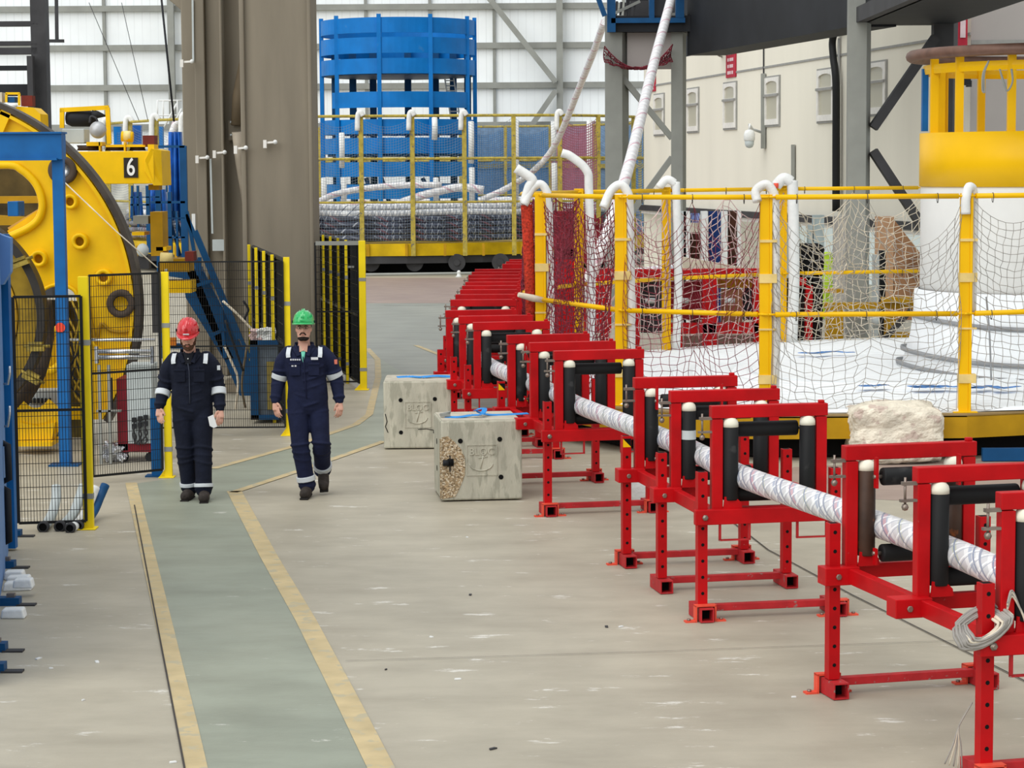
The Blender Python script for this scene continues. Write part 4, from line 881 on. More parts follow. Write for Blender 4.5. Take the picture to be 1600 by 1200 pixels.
# silver rollers and cart behind second fence
t = thing('roller_rack', 'silver roller rack behind the mesh, above the maroon cart', 'rack', P(190, 720, 25.4)); Yr = 25.3
for y in (549, 558): MB().cyl(P(153, y, Yr), P(236, y, Yr), .026, 14).build('roller', SILV, t)
MB().cyl(P(108, 531, Yr + .1), P(242, 531, Yr + .1), .018, 10).build('top_bar', SILV, t)
for x in (151, 238): MB().box(tuple(P(x - 3, 568, Yr)), tuple(P(x + 3, 541, Yr + .06))).build('end_bracket', SILV, t)
for x in (155, 170): MB().box(tuple(Vector((P(x - 2.5, 600, Yr).x, Yr, 0.0))), tuple(P(x + 2.5, 570, Yr + .05))).build('leg', GRY, t)
MB().box(tuple(P(150, 644, Yr)), tuple(P(190, 640, Yr + .05))).build('shelf_bar', GRY, t); MB().box(tuple(P(170, 638, Yr + .2)), tuple(P(176, 590, Yr + .25))).build('spindle', DARK, t)
t = thing('maroon_cart', 'maroon L-shaped cart with pale grey panel inside the mesh fence', 'cart', G(212, 722)); g = G(212, 722); Yk = g.y
a = P(184, 708, Yk); mb = MB(); mb.box((a.x, Yk, P(0, 706, Yk).z), (P(201, 700, Yk).x, Yk + .5, P(190, 592, Yk).z)); mb.box((a.x, Yk, P(0, 708, Yk).z), (P(242, 700, Yk).x, Yk + .5, P(0, 694, Yk).z)); mb.build('frame', MAR, t, bevel=.006)
mb = MB(); mb.box((P(201, 700, Yk).x, Yk - .02, P(0, 694, Yk).z), (P(240, 700, Yk).x, Yk + .4, P(220, 570, Yk).z)); mb.build('grey_panel', GRYP, t)
for k in range(6):
    x = 210 + (k % 3) * 9; y = 658 + (k // 3) * 10 + (k % 3) * -2; MB().tube(curve_pts([P(x, y, Yk - .06), P(x - 2, y + 12, Yk - .08), P(x + 2, y + 24, Yk - .06), P(210 + k * 3, 694, Yk - .05)], 4), .010, 6).build('plug_lead', GRYD, t)
    MB().cbox(P(x, y - 2, Yk - .06), (.045, .05, .05)).build('plug', DARK, t)
for x in (192, 232): MB().cyl(Vector((P(x, 700, Yk).x, Yk + .05, .05)), Vector((P(x, 700, Yk).x, Yk + .12, .05)), .05, 14).build('wheel', DARK, t)
g = G(178, 722); lumpy((g.x, g.y + .1, .1), (.26, .3, .22), 8.1, .22, 'crumpled silver foil on the floor left of the maroon cart', mat('crumpled_foil', (212, 214, 218), .25, .8, bump=1, bscale=30), 'foil_wrap')
# number 6 beam and gear on top
Y6 = 30.5
t = thing('crane_beam', 'yellow box beam with a black number plate, behind the wheel rim', 'beam', P(200, 290, Y6))
mb = MB(); a = P(100, 288, Y6); b = P(240, 236, Y6); mb.box((a.x, Y6, a.z), (b.x, Y6 + .8, b.z)); mb.build('box_girder', YEL, t, bevel=.01)
mb = MB(); mb.prism([P(240, 290, Y6 - .02), P(254, 290, Y6 + .1), P(252, 235, Y6 + .1), P(236, 232, Y6 - .02), P(232, 238, Y6 - .02), P(226, 250, Y6 - .02), P(226, 268, Y6 - .02)], (0, .8, 0)); mb.build('end_cap', YEL, t, bevel=.005)
mb = MB(); a = P(232, 297, Y6 + .3); b = P(248, 288, Y6 + .3); mb.box((a.x, Y6 + .3, a.z), (b.x, Y6 + .6, b.z)); mb.build('lug', YELD, t)
c = P(204.5, 262, Y6 - .012); w = 22 / S(Y6); h = 31 / S(Y6)
npl = MB().box((c.x - w / 2, Y6 - .015, c.z - h / 2), (c.x + w / 2, Y6 - .002, c.z + h / 2)).build('number_plate', mat('plate_black', (44, 40, 38), .6), t)
mb = MB(); mb.add(textmesh('6', .33, .003, .72), facing(Vector((c.x, Y6 - .02, c.z)))); mb.build('number', mat('plate_white', (236, 236, 232), .6), npl)
for (x0, x1) in ((118, 155), (162, 194), (200, 226)):
    q0 = P(x0, 231, Y6 + .2); q1 = P(x1, 231, Y6 + .2); cx = (q0 + q1) / 2; R_ = (q1.x - q0.x) / 2
    MB().lathe([(R_ * .8, -.02), (R_, -.035), (R_ * .9, 0), (R_, .035), (R_ * .8, .02)], cx + Vector((0, .1, 0)), n=24).build('sheave', mat('dark_sheave', (58, 44, 36), .5), t)
for (x) in (157, 196): MB().box(tuple(P(x - 2.5, 237, Y6 + .1)), tuple(P(x + 2.5, 222, Y6 + .25))).build('bracket', YEL, t)
MB().box(tuple(P(135, 228, Y6 + .1)), tuple(P(165, 222, Y6 + .4))).build('bracket', YEL, t); MB().box(tuple(P(165, 230, Y6 + .12)), tuple(P(232, 226, Y6 + .4))).build('guard_strip', YEL, t)
MB().box(tuple(P(223, 226, Y6 + .1)), tuple(P(246, 212, Y6 + .4))).build('red_block', BRICK, t)
MB().box(tuple(P(231, 237, Y6 + .05)), tuple(P(247, 226, Y6 + .4))).build('red_block_seat', YEL, t)
tt = thing('lifting_frame', 'yellow square frame holding a black drum, on top of the number beam', 'frame', P(135, 225, Y6 + 1))
Y7 = Y6 + 1.0
for (p, q) in (((97, 200), (97, 170)), ((171, 225), (168, 168)), ((94, 172), (170, 168))): MB().beam(P(*p, Y7), P(*q, Y7), .05, .06).build('frame_bar', YEL, tt)
mb = MB(); mb.lathe([(.05, -.01), (.085, .0), (.12, .08), (.11, .35), (.04, .42)], P(104, 184, Y7 + .1), (1, 0, -.05), 18); mb.build('black_drum', DARK, tt); mb = MB(); mb.lathe([(.06, 0), (.05, .08), (.005, .2)], P(144, 178, Y7), (1, 0, -.15), 12); mb.build('drum_tip', DARK, tt)
tag(MB().box(tuple(P(97, 224, Y6 + .2)), tuple(P(140, 202, Y6 + .6))).build('white_box', GRYP, bevel=.01), 'white rectangular housing beside the round lamp, above the wheel rim', 'box')
t = thing('round_lamp', 'round silver-white lamp between the white box and the yellow frame', 'lamp', P(153, 203, Y6)); mb = MB(); mb.lathe([(.01, .10), (.06, .09), (.10, .05), (.115, 0), (.10, -.05), (.05, -.09), (.01, -.1)], P(153, 203, Y6), (0, -1, 0), 24); mb.build('lamp_bowl', mat('satin_lamp', (176, 178, 180), .4, .3), t); MB().tube(curve_pts([P(140, 192, Y6), P(142, 182, Y6), P(150, 185, Y6), P(153, 192, Y6)], 5), .015, 6).build('bracket', GRYD, t)
t = thing('yellow_motor', 'yellow ribbed motor with white band on the number beam', 'motor', P(198, 222, Y6)); MB().cyl(P(190, 213, Y6 + .3), P(208, 214, Y6 + .3), .07, 16).build('housing', YEL, t); MB().cyl(P(194, 213, Y6 + .3), P(205, 213, Y6 + .3), .073, 16).build('band', mat('cream_band', (228, 208, 140), .6), t)
for (x0, y0, x1, y1, l) in ((33, 165, 55, 149, 'brown-red box above the wheel rim near the dark gantry'),): tag(MB().box(tuple(P(x0, y1 + 17, Y6)), tuple(P(x1, y0 - 15, Y6 + .2))).build('brown_box', BRICK), l, 'box')
t = thing('yellow_carriage', 'yellow carriage with small square frame above the wheel at the left edge', 'carriage', P(30, 190, Y6 - .5)); Yq = Y6 - .4
MB().prism([P(25, 166, Yq), P(52, 168, Yq), P(63, 178, Yq), P(64, 200, Yq), P(20, 185, Yq)], (0, .5, 0)).build('body', YEL, t)
for (p, q) in (((9, 146), (31, 146)), ((30, 146), (30, 165)), ((10, 146), (10, 160))): MB().beam(P(*p, Yq), P(*q, Yq), .03, .03).build('frame_bar', YEL, t)
MB().box(tuple(P(-5, 160, Yq)), tuple(P(8, 145, Yq + .2))).build('cream_box', ROPEW, t); MB().box(tuple(P(11, 160, Yq)), tuple(P(28, 152, Yq + .2))).build('blue_cover', BLUD, t); MB().ball(P(20, 165, Yq - .1), .05, 12, sc=(1.3, 1, .7)).build('lamp', WHT, t)
# ================================================================ BLUE STAIR AND SCAFFOLD BEHIND THE WHEEL
Ys = 33.0
t = thing('blue_staircase', 'blue steel staircase descending right behind the mesh fence, by the grooved pillar', 'staircase', P(320, 560, Ys))
MB().prism([P(290, 420, Ys), P(318, 424, Ys), P(392, 570, Ys), P(392, 640, Ys), P(384, 640, Ys)], (0, .06, 0)).build('stringer', BLUD, t)
MB().prism([P(250, 415, Ys), P(305, 420, Ys), P(340, 510, Ys), P(365, 560, Ys), P(350, 562, Ys), P(290, 465, Ys), P(285, 435, Ys), P(252, 430, Ys)], (0, .8, 0)).build('landing_frame', BLUD, t)
for (p, q) in (((291, 335), (372, 530)), ((306, 360), (390, 560)), ((292, 330), (310, 430)), ((308, 446), (332, 438)), ((330, 524), (352, 514)), ((345, 480), (352, 560)), ((312, 402), (312, 430))): MB().beam(P(*p, Ys - .1), P(*q, Ys - .1), .05, .05).build('handrail', BLUD, t)
for k in range(7): MB().beam(P(300 + k * 12, 440 + k * 19, Ys + .1), P(300 + k * 12, 440 + k * 19, Ys + .75), .2, .03).build('tread', BLUD, t)
t = thing('blue_scaffold', 'blue tubular access scaffold with rails left of the grooved pillar', 'scaffold', P(260, 420, Ys + 1)); Y_ = Ys + 1
for (x, y0, y1, w) in ((232, 290, 395, 5), (250, 290, 560, 4), (207, 290, 345, 3), (288, 228, 420, 8), (277, 330, 400, 3), (266, 300, 400, 5), (260, 240, 300, 2), (216, 290, 355, 3)):
    MB().box(tuple(P(x - w / 2, y1, Y_)), tuple(P(x + w / 2, y0, Y_ + .08))).build('upright', BLUD, t)
for (x0, x1, y, w) in ((247, 289, 229, 4), (236, 290, 316, 4), (236, 290, 371, 3), (203, 234, 320, 3), (254, 266, 245, 3), (203, 250, 308, 2), (200, 290, 341, 1.5)): MB().box(tuple(P(x0, y + w / 2, Y_)), tuple(P(x1, y - w / 2, Y_ + .06))).build('rail', BLUD, t)
for (p, q) in (((262, 330), (282, 400)), ((272, 330), (300, 420)), ((236, 345), (262, 400))): MB().beam(P(*p, Y_ + .1), P(*q, Y_ + .1), .04, .04).build('stay', BLUD, t)
for (x0, x1, y0, y1, Yt, lab) in ((268, 286, 206, 345, 44, 'glossy blue wrapped sheet standing by the grooved pillar'), (208, 222, 300, 340, 45, 'small glossy blue wrapped sheet left of the scaffold'), (236, 262, 296, 345, 45.5, 'glossy blue wrapped sheet behind the scaffold')):
    a = P(x0, y1, Yt); b = P(x1, y0, Yt); mb = MB(); n = 8
    for i in range(n + 1):
        x = a.x + (b.x - a.x) * i / n; y = Yt + .12 * math.sin(i * 1.7)
        for z, s_ in ((a.z, 1), ((a.z + b.z) / 2, .9), (b.z, .75)): mb.v.append(Vector(((x - (a.x + b.x) / 2) * s_ + (a.x + b.x) / 2, y, z)))
    for i in range(n):
        for j in range(2): mb.face((i * 3 + j, i * 3 + 3 + j, i * 3 + 4 + j, i * 3 + 1 + j), 0, True)
    o = mb.build('wrapped_sheet', TARP); s_ = o.modifiers.new('s', 'SOLIDIFY'); s_.thickness = .06; tag(o, lab, 'sheet')
t = thing('yellow_machine', 'yellow machine with red-brown block and small gauges beneath the scaffold', 'machine', P(270, 480, 31.8)); Yy = 31.8
for (x0, y0, x1, y1, m_) in ((250, 425, 303, 402, YELD), (252, 458, 306, 436, YEL), (236, 400, 262, 330, YELD), (244, 392, 268, 384, YEL), (206, 368, 234, 361, YEL), (208, 350, 240, 336, GRY), (238, 520, 262, 424, GRYD)):
    MB().box(tuple(P(x0, y0, Yy)), tuple(P(x1, y1, Yy + .5))).build('frame_block', m_, t)
MB().box(tuple(P(289, 408, Yy - .2)), tuple(P(307, 392, Yy + .1))).build('red_block', BRICK, t); MB().cyl(P(251, 402, Yy - .2), P(270, 403, Yy - .2), .07, 14).build('motor', mat('cream_band', (0, 0, 0)), t)
MB().ball(P(223, 391, Yy - 1), .085, 14, sc=(1, 1, 1.1)).build('gauge_dome', GRYP, t); MB().box(tuple(P(216, 420, Yy - 1)), tuple(P(236, 398, Yy - .8))).build('gauge_body', GRYD, t); MB().box(tuple(P(258, 452, Yy - .3)), tuple(P(262, 420, Yy - .2))).build('handle', GRYP, t)
for (y0, l) in ((504, 'orange-red lamp'),): MB().box(tuple(P(256, 545, Yy - .6)), tuple(P(290, 536, Yy - .4))).build('low_rail', BLUD, t); MB().box(tuple(P(259, 540, Yy - .7)), tuple(P(276, 527, Yy - .6))).build('lamp_cluster', mat('amber_lamp', (206, 120, 40), .5), t)
t = thing('blue_bin', 'blue open skip bin with white sacks on top, beside the green helmet man', 'bin', P(415, 660, 29.5)); Yb = 29.3
mb = MB(); a = P(392, 662, Yb); b = P(442, 535, Yb); z0 = .05
mb.box((a.x, Yb, z0), (P(403, 600, Yb).x, Yb + .05, b.z + .03)); mb.box((P(436, 600, Yb).x, Yb, z0), (b.x, Yb + .05, b.z)); mb.box((a.x, Yb, b.z - .03), (b.x, Yb + .03, b.z + .03)); mb.box((a.x, Yb, z0), (b.x, Yb + .03, z0 + .06)); mb.build('bin_frame', BLUD, t)
MB().box((a.x + .02, Yb + .06, z0), (b.x - .02, Yb + .9, b.z - .02)).build('bin_body', mat('grey_blue_sheet', (104, 116, 128), .4, .3, var=.2), t)
MB().box(tuple(P(418, 640, Yb + .03)), tuple(P(432, 565, Yb + .05))).build('yellow_panel', mat('pale_ochre', (150, 134, 70), .6), t)
for k, (x, y, r, m_) in enumerate(((418, 525, .11, WHT), (430, 529, .08, GRYP), (404, 524, .08, ROPEP))): lumpy(tuple(P(x, y, Yb + .4)), (r * 2.6, r * 2.2, r * 1.8), 3 + k, .2, ['white crumpled sack lying on top of the blue bin', 'small pale sack at the right on top of the blue bin', 'pinkish rag at the left on top of the blue bin'][k], m_, 'sack')
rnd = random.Random(9)
for k, q in enumerate([[(348, 470), (372, 492), (398, 520), (410, 540)], [(352, 500), (366, 540), (380, 580)], [(350, 540), (362, 566), (372, 596), (366, 650)], [(386, 540), (378, 600), (384, 640)], [(380, 470), (388, 484), (382, 500), (392, 512)]]):
    tag(MB().tube(curve_pts([P(*p, 31.0 + .1 * k) for p in q], 5), .018, 6).build('rope', [ROPEW, DARK, ROPEW, mat('brown_hose', (112, 100, 80), .7), DARK][k]), ['cream rope hanging down past the stair foot', 'dark hose hanging left of the blue bin', 'cream rope falling to the floor left of the blue bin', 'brown hose upright next to the blue bin', 'short dark hose at the top of the cream rope'][k], 'rope')
tag(MB().box(tuple(Vector((P(352, 600, 33.4).x, 33.4, 0))), tuple(P(378, 590, 33.8))).build('concrete_plinth', mat('plinth_beige', (160, 148, 128), .8, var=.15)), 'low beige plinth at the foot of the grooved pillar', 'plinth')
# what shows through the window of the big wheel
MB2 = MB().box(tuple(P(12, 338, 31)), tuple(P(38, 314, 31.4))); tag(MB2.build('blue_crate', BLU, bevel=.01), 'blue crate seen through the opening of the big wheel', 'crate')
tag(MB().box(tuple(P(-40, 318, 32)), tuple(P(72, 306, 32.2))).build('yellow_rail', YELD), 'yellow rail crossing behind the opening of the big wheel', 'rail')
tag(MB().prism([P(-40, 352, 31.6), P(30, 352, 31.6), P(70, 334, 31.6), P(40, 340, 31.6), (P(-40, 335, 31.6))], (0, .4, 0)).build('yellow_hub_cone', YELD), 'yellow sloping hub casing behind the wheel opening', 'casing')
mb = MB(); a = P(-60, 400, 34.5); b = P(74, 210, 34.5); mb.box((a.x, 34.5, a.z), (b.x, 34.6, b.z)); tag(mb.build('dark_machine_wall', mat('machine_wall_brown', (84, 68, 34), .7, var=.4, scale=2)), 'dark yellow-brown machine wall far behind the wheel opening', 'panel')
# ================================================================ FAR CAROUSEL WITH BLUE TOWER
cx = P(600, 400, 80).x; cyc = 80.5; RC = 9.4
t = thing('cable_carousel', 'far yellow-rimmed cable carousel on a dark wheeled base', 'carousel', (cx, cyc, 0)); z1 = P(640, 400, 71.2).z; z2 = P(640, 381, 71.2).z
# straight-sided in front, curved behind
def ring(R_, z, n=48, front=71.2):
    out = []
    for k in range(n):
        a = 2 * PI * k / n; x = cx + R_ * math.sin(a); y = cyc - R_ * math.cos(a); out.append(Vector((x, max(y, front + (9.4 - R_) * 0), z)))
    return out
mb = MB(); mb.prism(ring(RC, z1), (0, 0, z2 - z1)); mb.build('yellow_skirt', mat('carousel_yellow', (206, 170, 10), .5, var=.15, scale=1.5), t)
zz = P(640, 412, 71.2).z
mb = MB(); mb.prism(ring(RC - .1, zz), (0, 0, z1 - zz)); mb.build('base_ring', GRYD, t)
for k in range(12): x = cx - 7.2 + k * 1.2; q = MB().box((x - .04, 71.12, z1), (x + .04, 71.2, z2)); q.build('skirt_rib', YELD, t)
for px in (580, 648, 714, 782, 846, 512): q = P(px, 416, 71.6); mb = MB(); mb.cyl((q.x, 71.5, .36), (q.x, 71.7, .36), .27, 24); mb.cyl((q.x, 71.45, .36), (q.x, 71.5, .36), .1, 16); mb.build('wheel', GRYD, t)
mb = MB(); mb.prism([(v.x, v.y, .02) for v in ring(RC - 1.0, 0, 48, 72.2)], (0, 0, .5)); mb.build('dark_undercarriage', HOLE, t)
posts = [(493, 71.3), (565, 71.2), (645, 71.2), (726, 71.2), (803, 71.3), (875, 71.6), (935, 72.6), (990, 74.5)]
zt3, zm3, zl3 = P(640, 181, 71.2).z, P(640, 248, 71.2).z, P(640, 316, 71.2).z
pw = []
for (px, Y) in posts:
    x = P(px, 300, Y).x; pw.append(Vector((x, Y, 0)))
    po = MB().box((x - .07, Y - .07, z1), (x + .07, Y + .07, zt3 + (.0))).build('fence_post', OLV, t)
    if px in (565, 645, 726, 875): 
        mb = MB(); mb.tube(curve_pts([Vector((x - .1, Y - .1, zt3 - .45)), Vector((x - .08, Y - .1, zt3 + .02)), Vector((x + .0, Y - .1, zt3 + .12)), Vector((x + .08, Y - .1, zt3 + .0))], 4), .08, 8); mb.build('foam_cap', WHT, po)
back = [Vector((P(px, 300, Y).x, Y, 0)) for (px, Y) in ((1008, 78), (1000, 84), (930, 88), (860, 89.5), (790, 90), (720, 90), (560, 90), (500, 89.5))]
lp_ = [Vector((P(px, 300, Y).x, Y, 0)) for (px, Y) in ((420, 71.3), (340, 72), (292, 73.5), (246, 75), (205, 77.5), (170, 80))]
for v in back: MB().box((v.x - .06, v.y - .06, z2), (v.x + .06, v.y + .06, zt3)).build('back_post', OLV, t)
for v in lp_:
    po = MB().box((v.x - .08, v.y - .08, z2), (v.x + .08, v.y + .08, zt3)).build('fence_post', OLV, t)
    MB().tube(curve_pts([Vector((v.x - .14, v.y - .1, zt3 - .9)), Vector((v.x - .12, v.y - .1, zt3)), Vector((v.x, v.y - .1, zt3 + .15)), Vector((v.x + .12, v.y - .1, zt3))], 4), .09, 8).build('foam_cap', WHT, po)
chain = lp_[::-1] + pw + back
for z, r in ((zt3, .05), (zm3, .05), (zl3, .04)):
    mb = MB(); mb.tube([v + Vector((0, 0, z)) for v in chain], r, 6); mb.build('guard_rail', OLV, t)
# coil of cable on the carousel
mb = MB()
def coil(R_, z, r, m_, k):
    q = ring(R_, z, 64, 71.2 + .35 + (9.0 - R_) * 1.0); return q
lay = [(8.95, .16, CABLK), (8.95, .36, CABLK), (8.93, .56, CABLK), (8.9, .76, CABLK), (8.86, .95, CABLS), (8.6, 1.13, CABLS), (8.3, 1.0, CABLS), (8.0, 1.15, CABLW), (7.6, 1.1, CABLS), (7.2, 1.12, CABLW)]
for k, (R_, z, m_) in enumerate(lay):
    mb = MB(); mb.tube([v + Vector((0, 0, .02 * math.sin(i * 1.3 + k))) for i, v in enumerate(coil(R_, z2 + z, .1, m_, k))], .11, 10, closed=True, uvs=True)
    tag(mb.build('coiled_cable', m_), ['dark cable turn, lowest layer on the far carousel', 'dark cable turn, second layer from the bottom on the far carousel', 'dark cable turn, third layer from the bottom on the far carousel', 'dark cable turn, fourth layer from the bottom on the far carousel', 'silver cable turn along the outer top edge of the far coil', 'silver cable turn highest on the outer edge of the far coil', 'silver inner cable turn of the far coil', 'white inner cable turn of the far coil', 'inner silver turn nearer the blue tower', 'innermost white turn beside the blue tower'][k], 'cable', 'cable turns coiled on the far carousel')
# loose ends
for (q, r, l) in (([(497, 316, 73), (520, 305, 73), (560, 296, 73), (620, 290, 73), (690, 289, 73)], .10, 'white cable length lying along the net in front of the blue tower, left one'), ([(590, 332, 73), (640, 312, 73), (680, 300, 73), (720, 293, 73), (756, 297, 73)], .13, 'white cable length rising right across the blue tower foot'), ([(752, 312, 73), (790, 295, 73), (830, 270, 72), (862, 235, 71), (884, 190, 69), (908, 130, 66), (928, 80, 63), (944, 34, 60)], .095, 'white cable rising from the far carousel to the blue platform')):
    mb = MB(); mb.tube(curve_pts([P(*p) for p in q], 6), r, 12, uvs=True); tag(mb.build('cable_length', CABLW), l, 'cable')
# white foam pipes inside the fence
for k, (x, y0, y1) in enumerate(((506, 330, 278), (534, 262, 208), (537, 330, 278), (605, 330, 318), (681, 330, 278), (679, 218, 184), (737, 330, 262), (736, 255, 190), (806, 330, 190), (866, 330, 255), (865, 250, 190), (921, 330, 188), (972, 330, 186))):
    mb = MB(); mb.tube([P(x, y1, 73.5), P(x + .5, (y0 + y1) / 2, 73.4), P(x, y0, 73.5)], .09, 8); tag(mb.build('foam_pipe', WHT), ['leftmost lower', 'second upper', 'second lower', 'short third', 'middle lower', 'middle upper', 'lower right-of-tower', 'upper right-of-tower', 'tall fourth-from-right', 'lower third-from-right', 'upper third-from-right', 'tall second-from-right', 'rightmost tall'][k] + ' white foam pipe inside the far carousel fence', 'pipe', 'white foam pipes inside the far carousel fence')
# nets of the far carousel
def netmat(name, rgb, cells, wire):
    m = bpy.data.materials.new(name); m.use_nodes = True; nt = m.node_tree; N = nt.nodes; L = nt.links; b = N['Principled BSDF']; b.inputs['Base Color'].default_value = lin(rgb); b.inputs['Roughness'].default_value = .8
    u = N.new('ShaderNodeTexCoord'); s = N.new('ShaderNodeSeparateXYZ'); L.new(u.outputs['UV'], s.inputs[0]); fs = []
    for i in (0, 1):
        a = N.new('ShaderNodeMath'); a.operation = 'MULTIPLY'; a.inputs[1].default_value = cells; L.new(s.outputs[i], a.inputs[0]); f = N.new('ShaderNodeMath'); f.operation = 'FRACT'; L.new(a.outputs[0], f.inputs[0])
        l = N.new('ShaderNodeMath'); l.operation = 'LESS_THAN'; l.inputs[1].default_value = wire; L.new(f.outputs[0], l.inputs[0]); fs.append(l.outputs[0])
    mx = N.new('ShaderNodeMath'); mx.operation = 'MAXIMUM'; L.new(fs[0], mx.inputs[0]); L.new(fs[1], mx.inputs[1]); L.new(mx.outputs[0], b.inputs['Alpha']); return m
NETB = netmat('pale_blue_net', (60, 110, 160), 12, .28); NETP = netmat('pinkish_net', (160, 100, 120), 12, .34); NETG = netmat('grey_net', (110, 124, 140), 12, .09)
nb = 0
for i in range(len(chain) - 1):
    A, B = chain[i], chain[i + 1]
    if i == len(chain) - 2 or (B - A).length > 4: continue
    px = 800 + 3560 * (A.x + B.x) / 2 / A.y
    isback = i >= len(lp_) + len(pw) - 1
    m_ = NETP if (i == len(lp_) - 1 or 860 < px < 935) else (NETB if isback else NETG)
    mb = MB(); n = 8; L_ = (B - A).length
    for j in range(n):
        u0, u1 = j / n, (j + 1) / n
        for k in range(4):
            v0, v1 = k / 4, (k + 1) / 4
            def pt(u, v): 
                a = A.lerp(B, u); sg = .28 * (1 - (2 * u - 1) ** 2) * v; return Vector((a.x, a.y + .06 * math.sin(u * 9 + v * 4), z2 + .1 + (zt3 - .15 - z2) * v - sg))
            mb.quad(pt(u0, v0), pt(u1, v0), pt(u1, v1), pt(u0, v1), 0, uv=[(u0 * L_, v0 * 3.6), (u1 * L_, v0 * 3.6), (u1 * L_, v1 * 3.6), (u0 * L_, v1 * 3.6)])
    nb += 1; tag(mb.build('guard_net', m_), ('back' if isback else 'front') + ' guard net of the far carousel, ' + ['', 'first', 'second', 'third', 'fourth', 'fifth', 'sixth', 'seventh', 'eighth', 'ninth', 'tenth', 'eleventh', 'twelfth', 'thirteenth', 'fourteenth', 'fifteenth', 'sixteenth', 'seventeenth', 'eighteenth', 'nineteenth', 'twentieth'][nb] + ' bay counted from its left end', 'net', 'guard nets of the far carousel')
# blue and mauve sheets seen behind the far nets
for k, (x0, x1, m_, l) in enumerate(((746, 868, mat('slate_blue_sheet', (120, 150, 184), .6, var=.12), 'slate blue hanging sheet behind the far net, right of the tower'), (868, 935, mat('mauve_sheet', (156, 128, 150), .6, var=.12), 'mauve hanging sheet behind the far net'), (935, 1010, mat('slate_blue_sheet', (0, 0, 0)), 'blue hanging sheet behind the far net, at its right end'), (488, 508, mat('rose_sheet', (176, 140, 146), .7, var=.1), 'rose hanging sheet left of the tower foot'))):
    Yt = 90.8; mb = MB(); a = P(x0, 345, Yt); b = P(x1, 196 if x0 > 600 else 200, Yt); mb.box((a.x, Yt, 1.0), (b.x, Yt + .04, b.z)); mb.box((a.x, Yt - .1, P(x0, 263, Yt).z), (b.x, Yt, P(x0, 256, Yt).z), 1); tag(mb.build('hanging_sheet', [m_, OLV]), l, 'sheet')
# ---- blue tower in the middle
TX = P(625, 300, 80).x; TY = 80.0; RT = (P(746, 100, 80).x - P(504, 100, 80).x) / 2
t = thing('blue_tower', 'tall round blue open tower of stacked ring bands in the far carousel', 'tower', (TX, TY, 0)); zy = lambda y: P(625, y, TY - RT * .9).z
def rband(R_, y0, y1, m_=BLUT, a0=0, a1=360, th=.05, name='ring_band'):
    mb = MB(); n = 72; za, zb_ = zy(y1), zy(y0); n = int(72 * (a1 - a0) / 360)
    for i in range(n + 1):
        a = math.radians(a0 + (a1 - a0) * i / n)
        for (r, z) in ((R_, za), (R_, zb_), (R_ - th, zb_), (R_ - th, za)): mb.v.append(Vector((TX + r * math.sin(a), TY - r * math.cos(a), z)))
    for i in range(n):
        for j in range(4): mb.face((i * 4 + j, i * 4 + (j + 1) % 4, (i + 1) * 4 + (j + 1) % 4, (i + 1) * 4 + j), 0, False)
    if a1 - a0 < 360: mb.face((0, 1, 2, 3)); mb.face([n * 4 + j for j in (3, 2, 1, 0)])
    return mb.build(name, m_, t)
for (y0, y1) in ((27, 51), (58, 83), (91, 115)): rband(RT, y0, y1)
rband(RT, 143, 168, a0=-55, a1=63); rband(RT * .97, 186, 209); rband(RT * .97, 215, 240); rband(RT * .97, 253, 276); rband(RT * .97, 288, 311); rband(RT * .97, 326, 345)
mb = MB(); mb.lathe([(RT * .95, 0), (RT * .95, .08)], (TX, TY, zy(116)), n=48); mb.build('deck', BLUD, t)
mb = MB(); mb.lathe([(RT * .93, 0), (RT * .93, .08)], (TX, TY, zy(244)), n=48); mb.build('deck', BLUD, t)
for px in (506, 536, 601, 676, 729, 741): 
    dx = (P(px, 200, TY).x - TX); dx = max(-RT * .985, min(RT * .985, dx * (1.03))); yy = TY - math.sqrt(max(0, (RT * .99) ** 2 - dx ** 2))
    MB().box((TX + dx - .07, yy - .08, zy(345)), (TX + dx + .07, yy + .08, zy(27 - 5))).build('upright', BLUT, t)
for a in (150, 175, 205, 225, 130, 250, 100): a = math.radians(a); x = TX + RT * .9 * math.sin(a); y = TY - RT * .9 * math.cos(a); MB().box((x - .12, y - .1, zy(345)), (x + .12, y + .1, zy(60))).build('back_upright', BLUD, t)
mb = MB(); 
for k in range(2): mb.beam(P(706 + k * 14, 196, 79), P(695 + k * 14, 122, 79), .05, .05)
for k in range(9): mb.beam(P(705.5 - k * 1.3, 190 - k * 8, 79), P(719.5 - k * 1.3, 190 - k * 8, 79), .04, .04)
mb.build('ladder', GRYP, t)
mb = MB()
for (p, q) in (((585, 322), (572, 278)), ((596, 278), (610, 322)), ((660, 278), (676, 310))): mb.beam(P(*p, 78), P(*q, 78), .14, .14)
mb.build('inner_strut', BLUD, t)
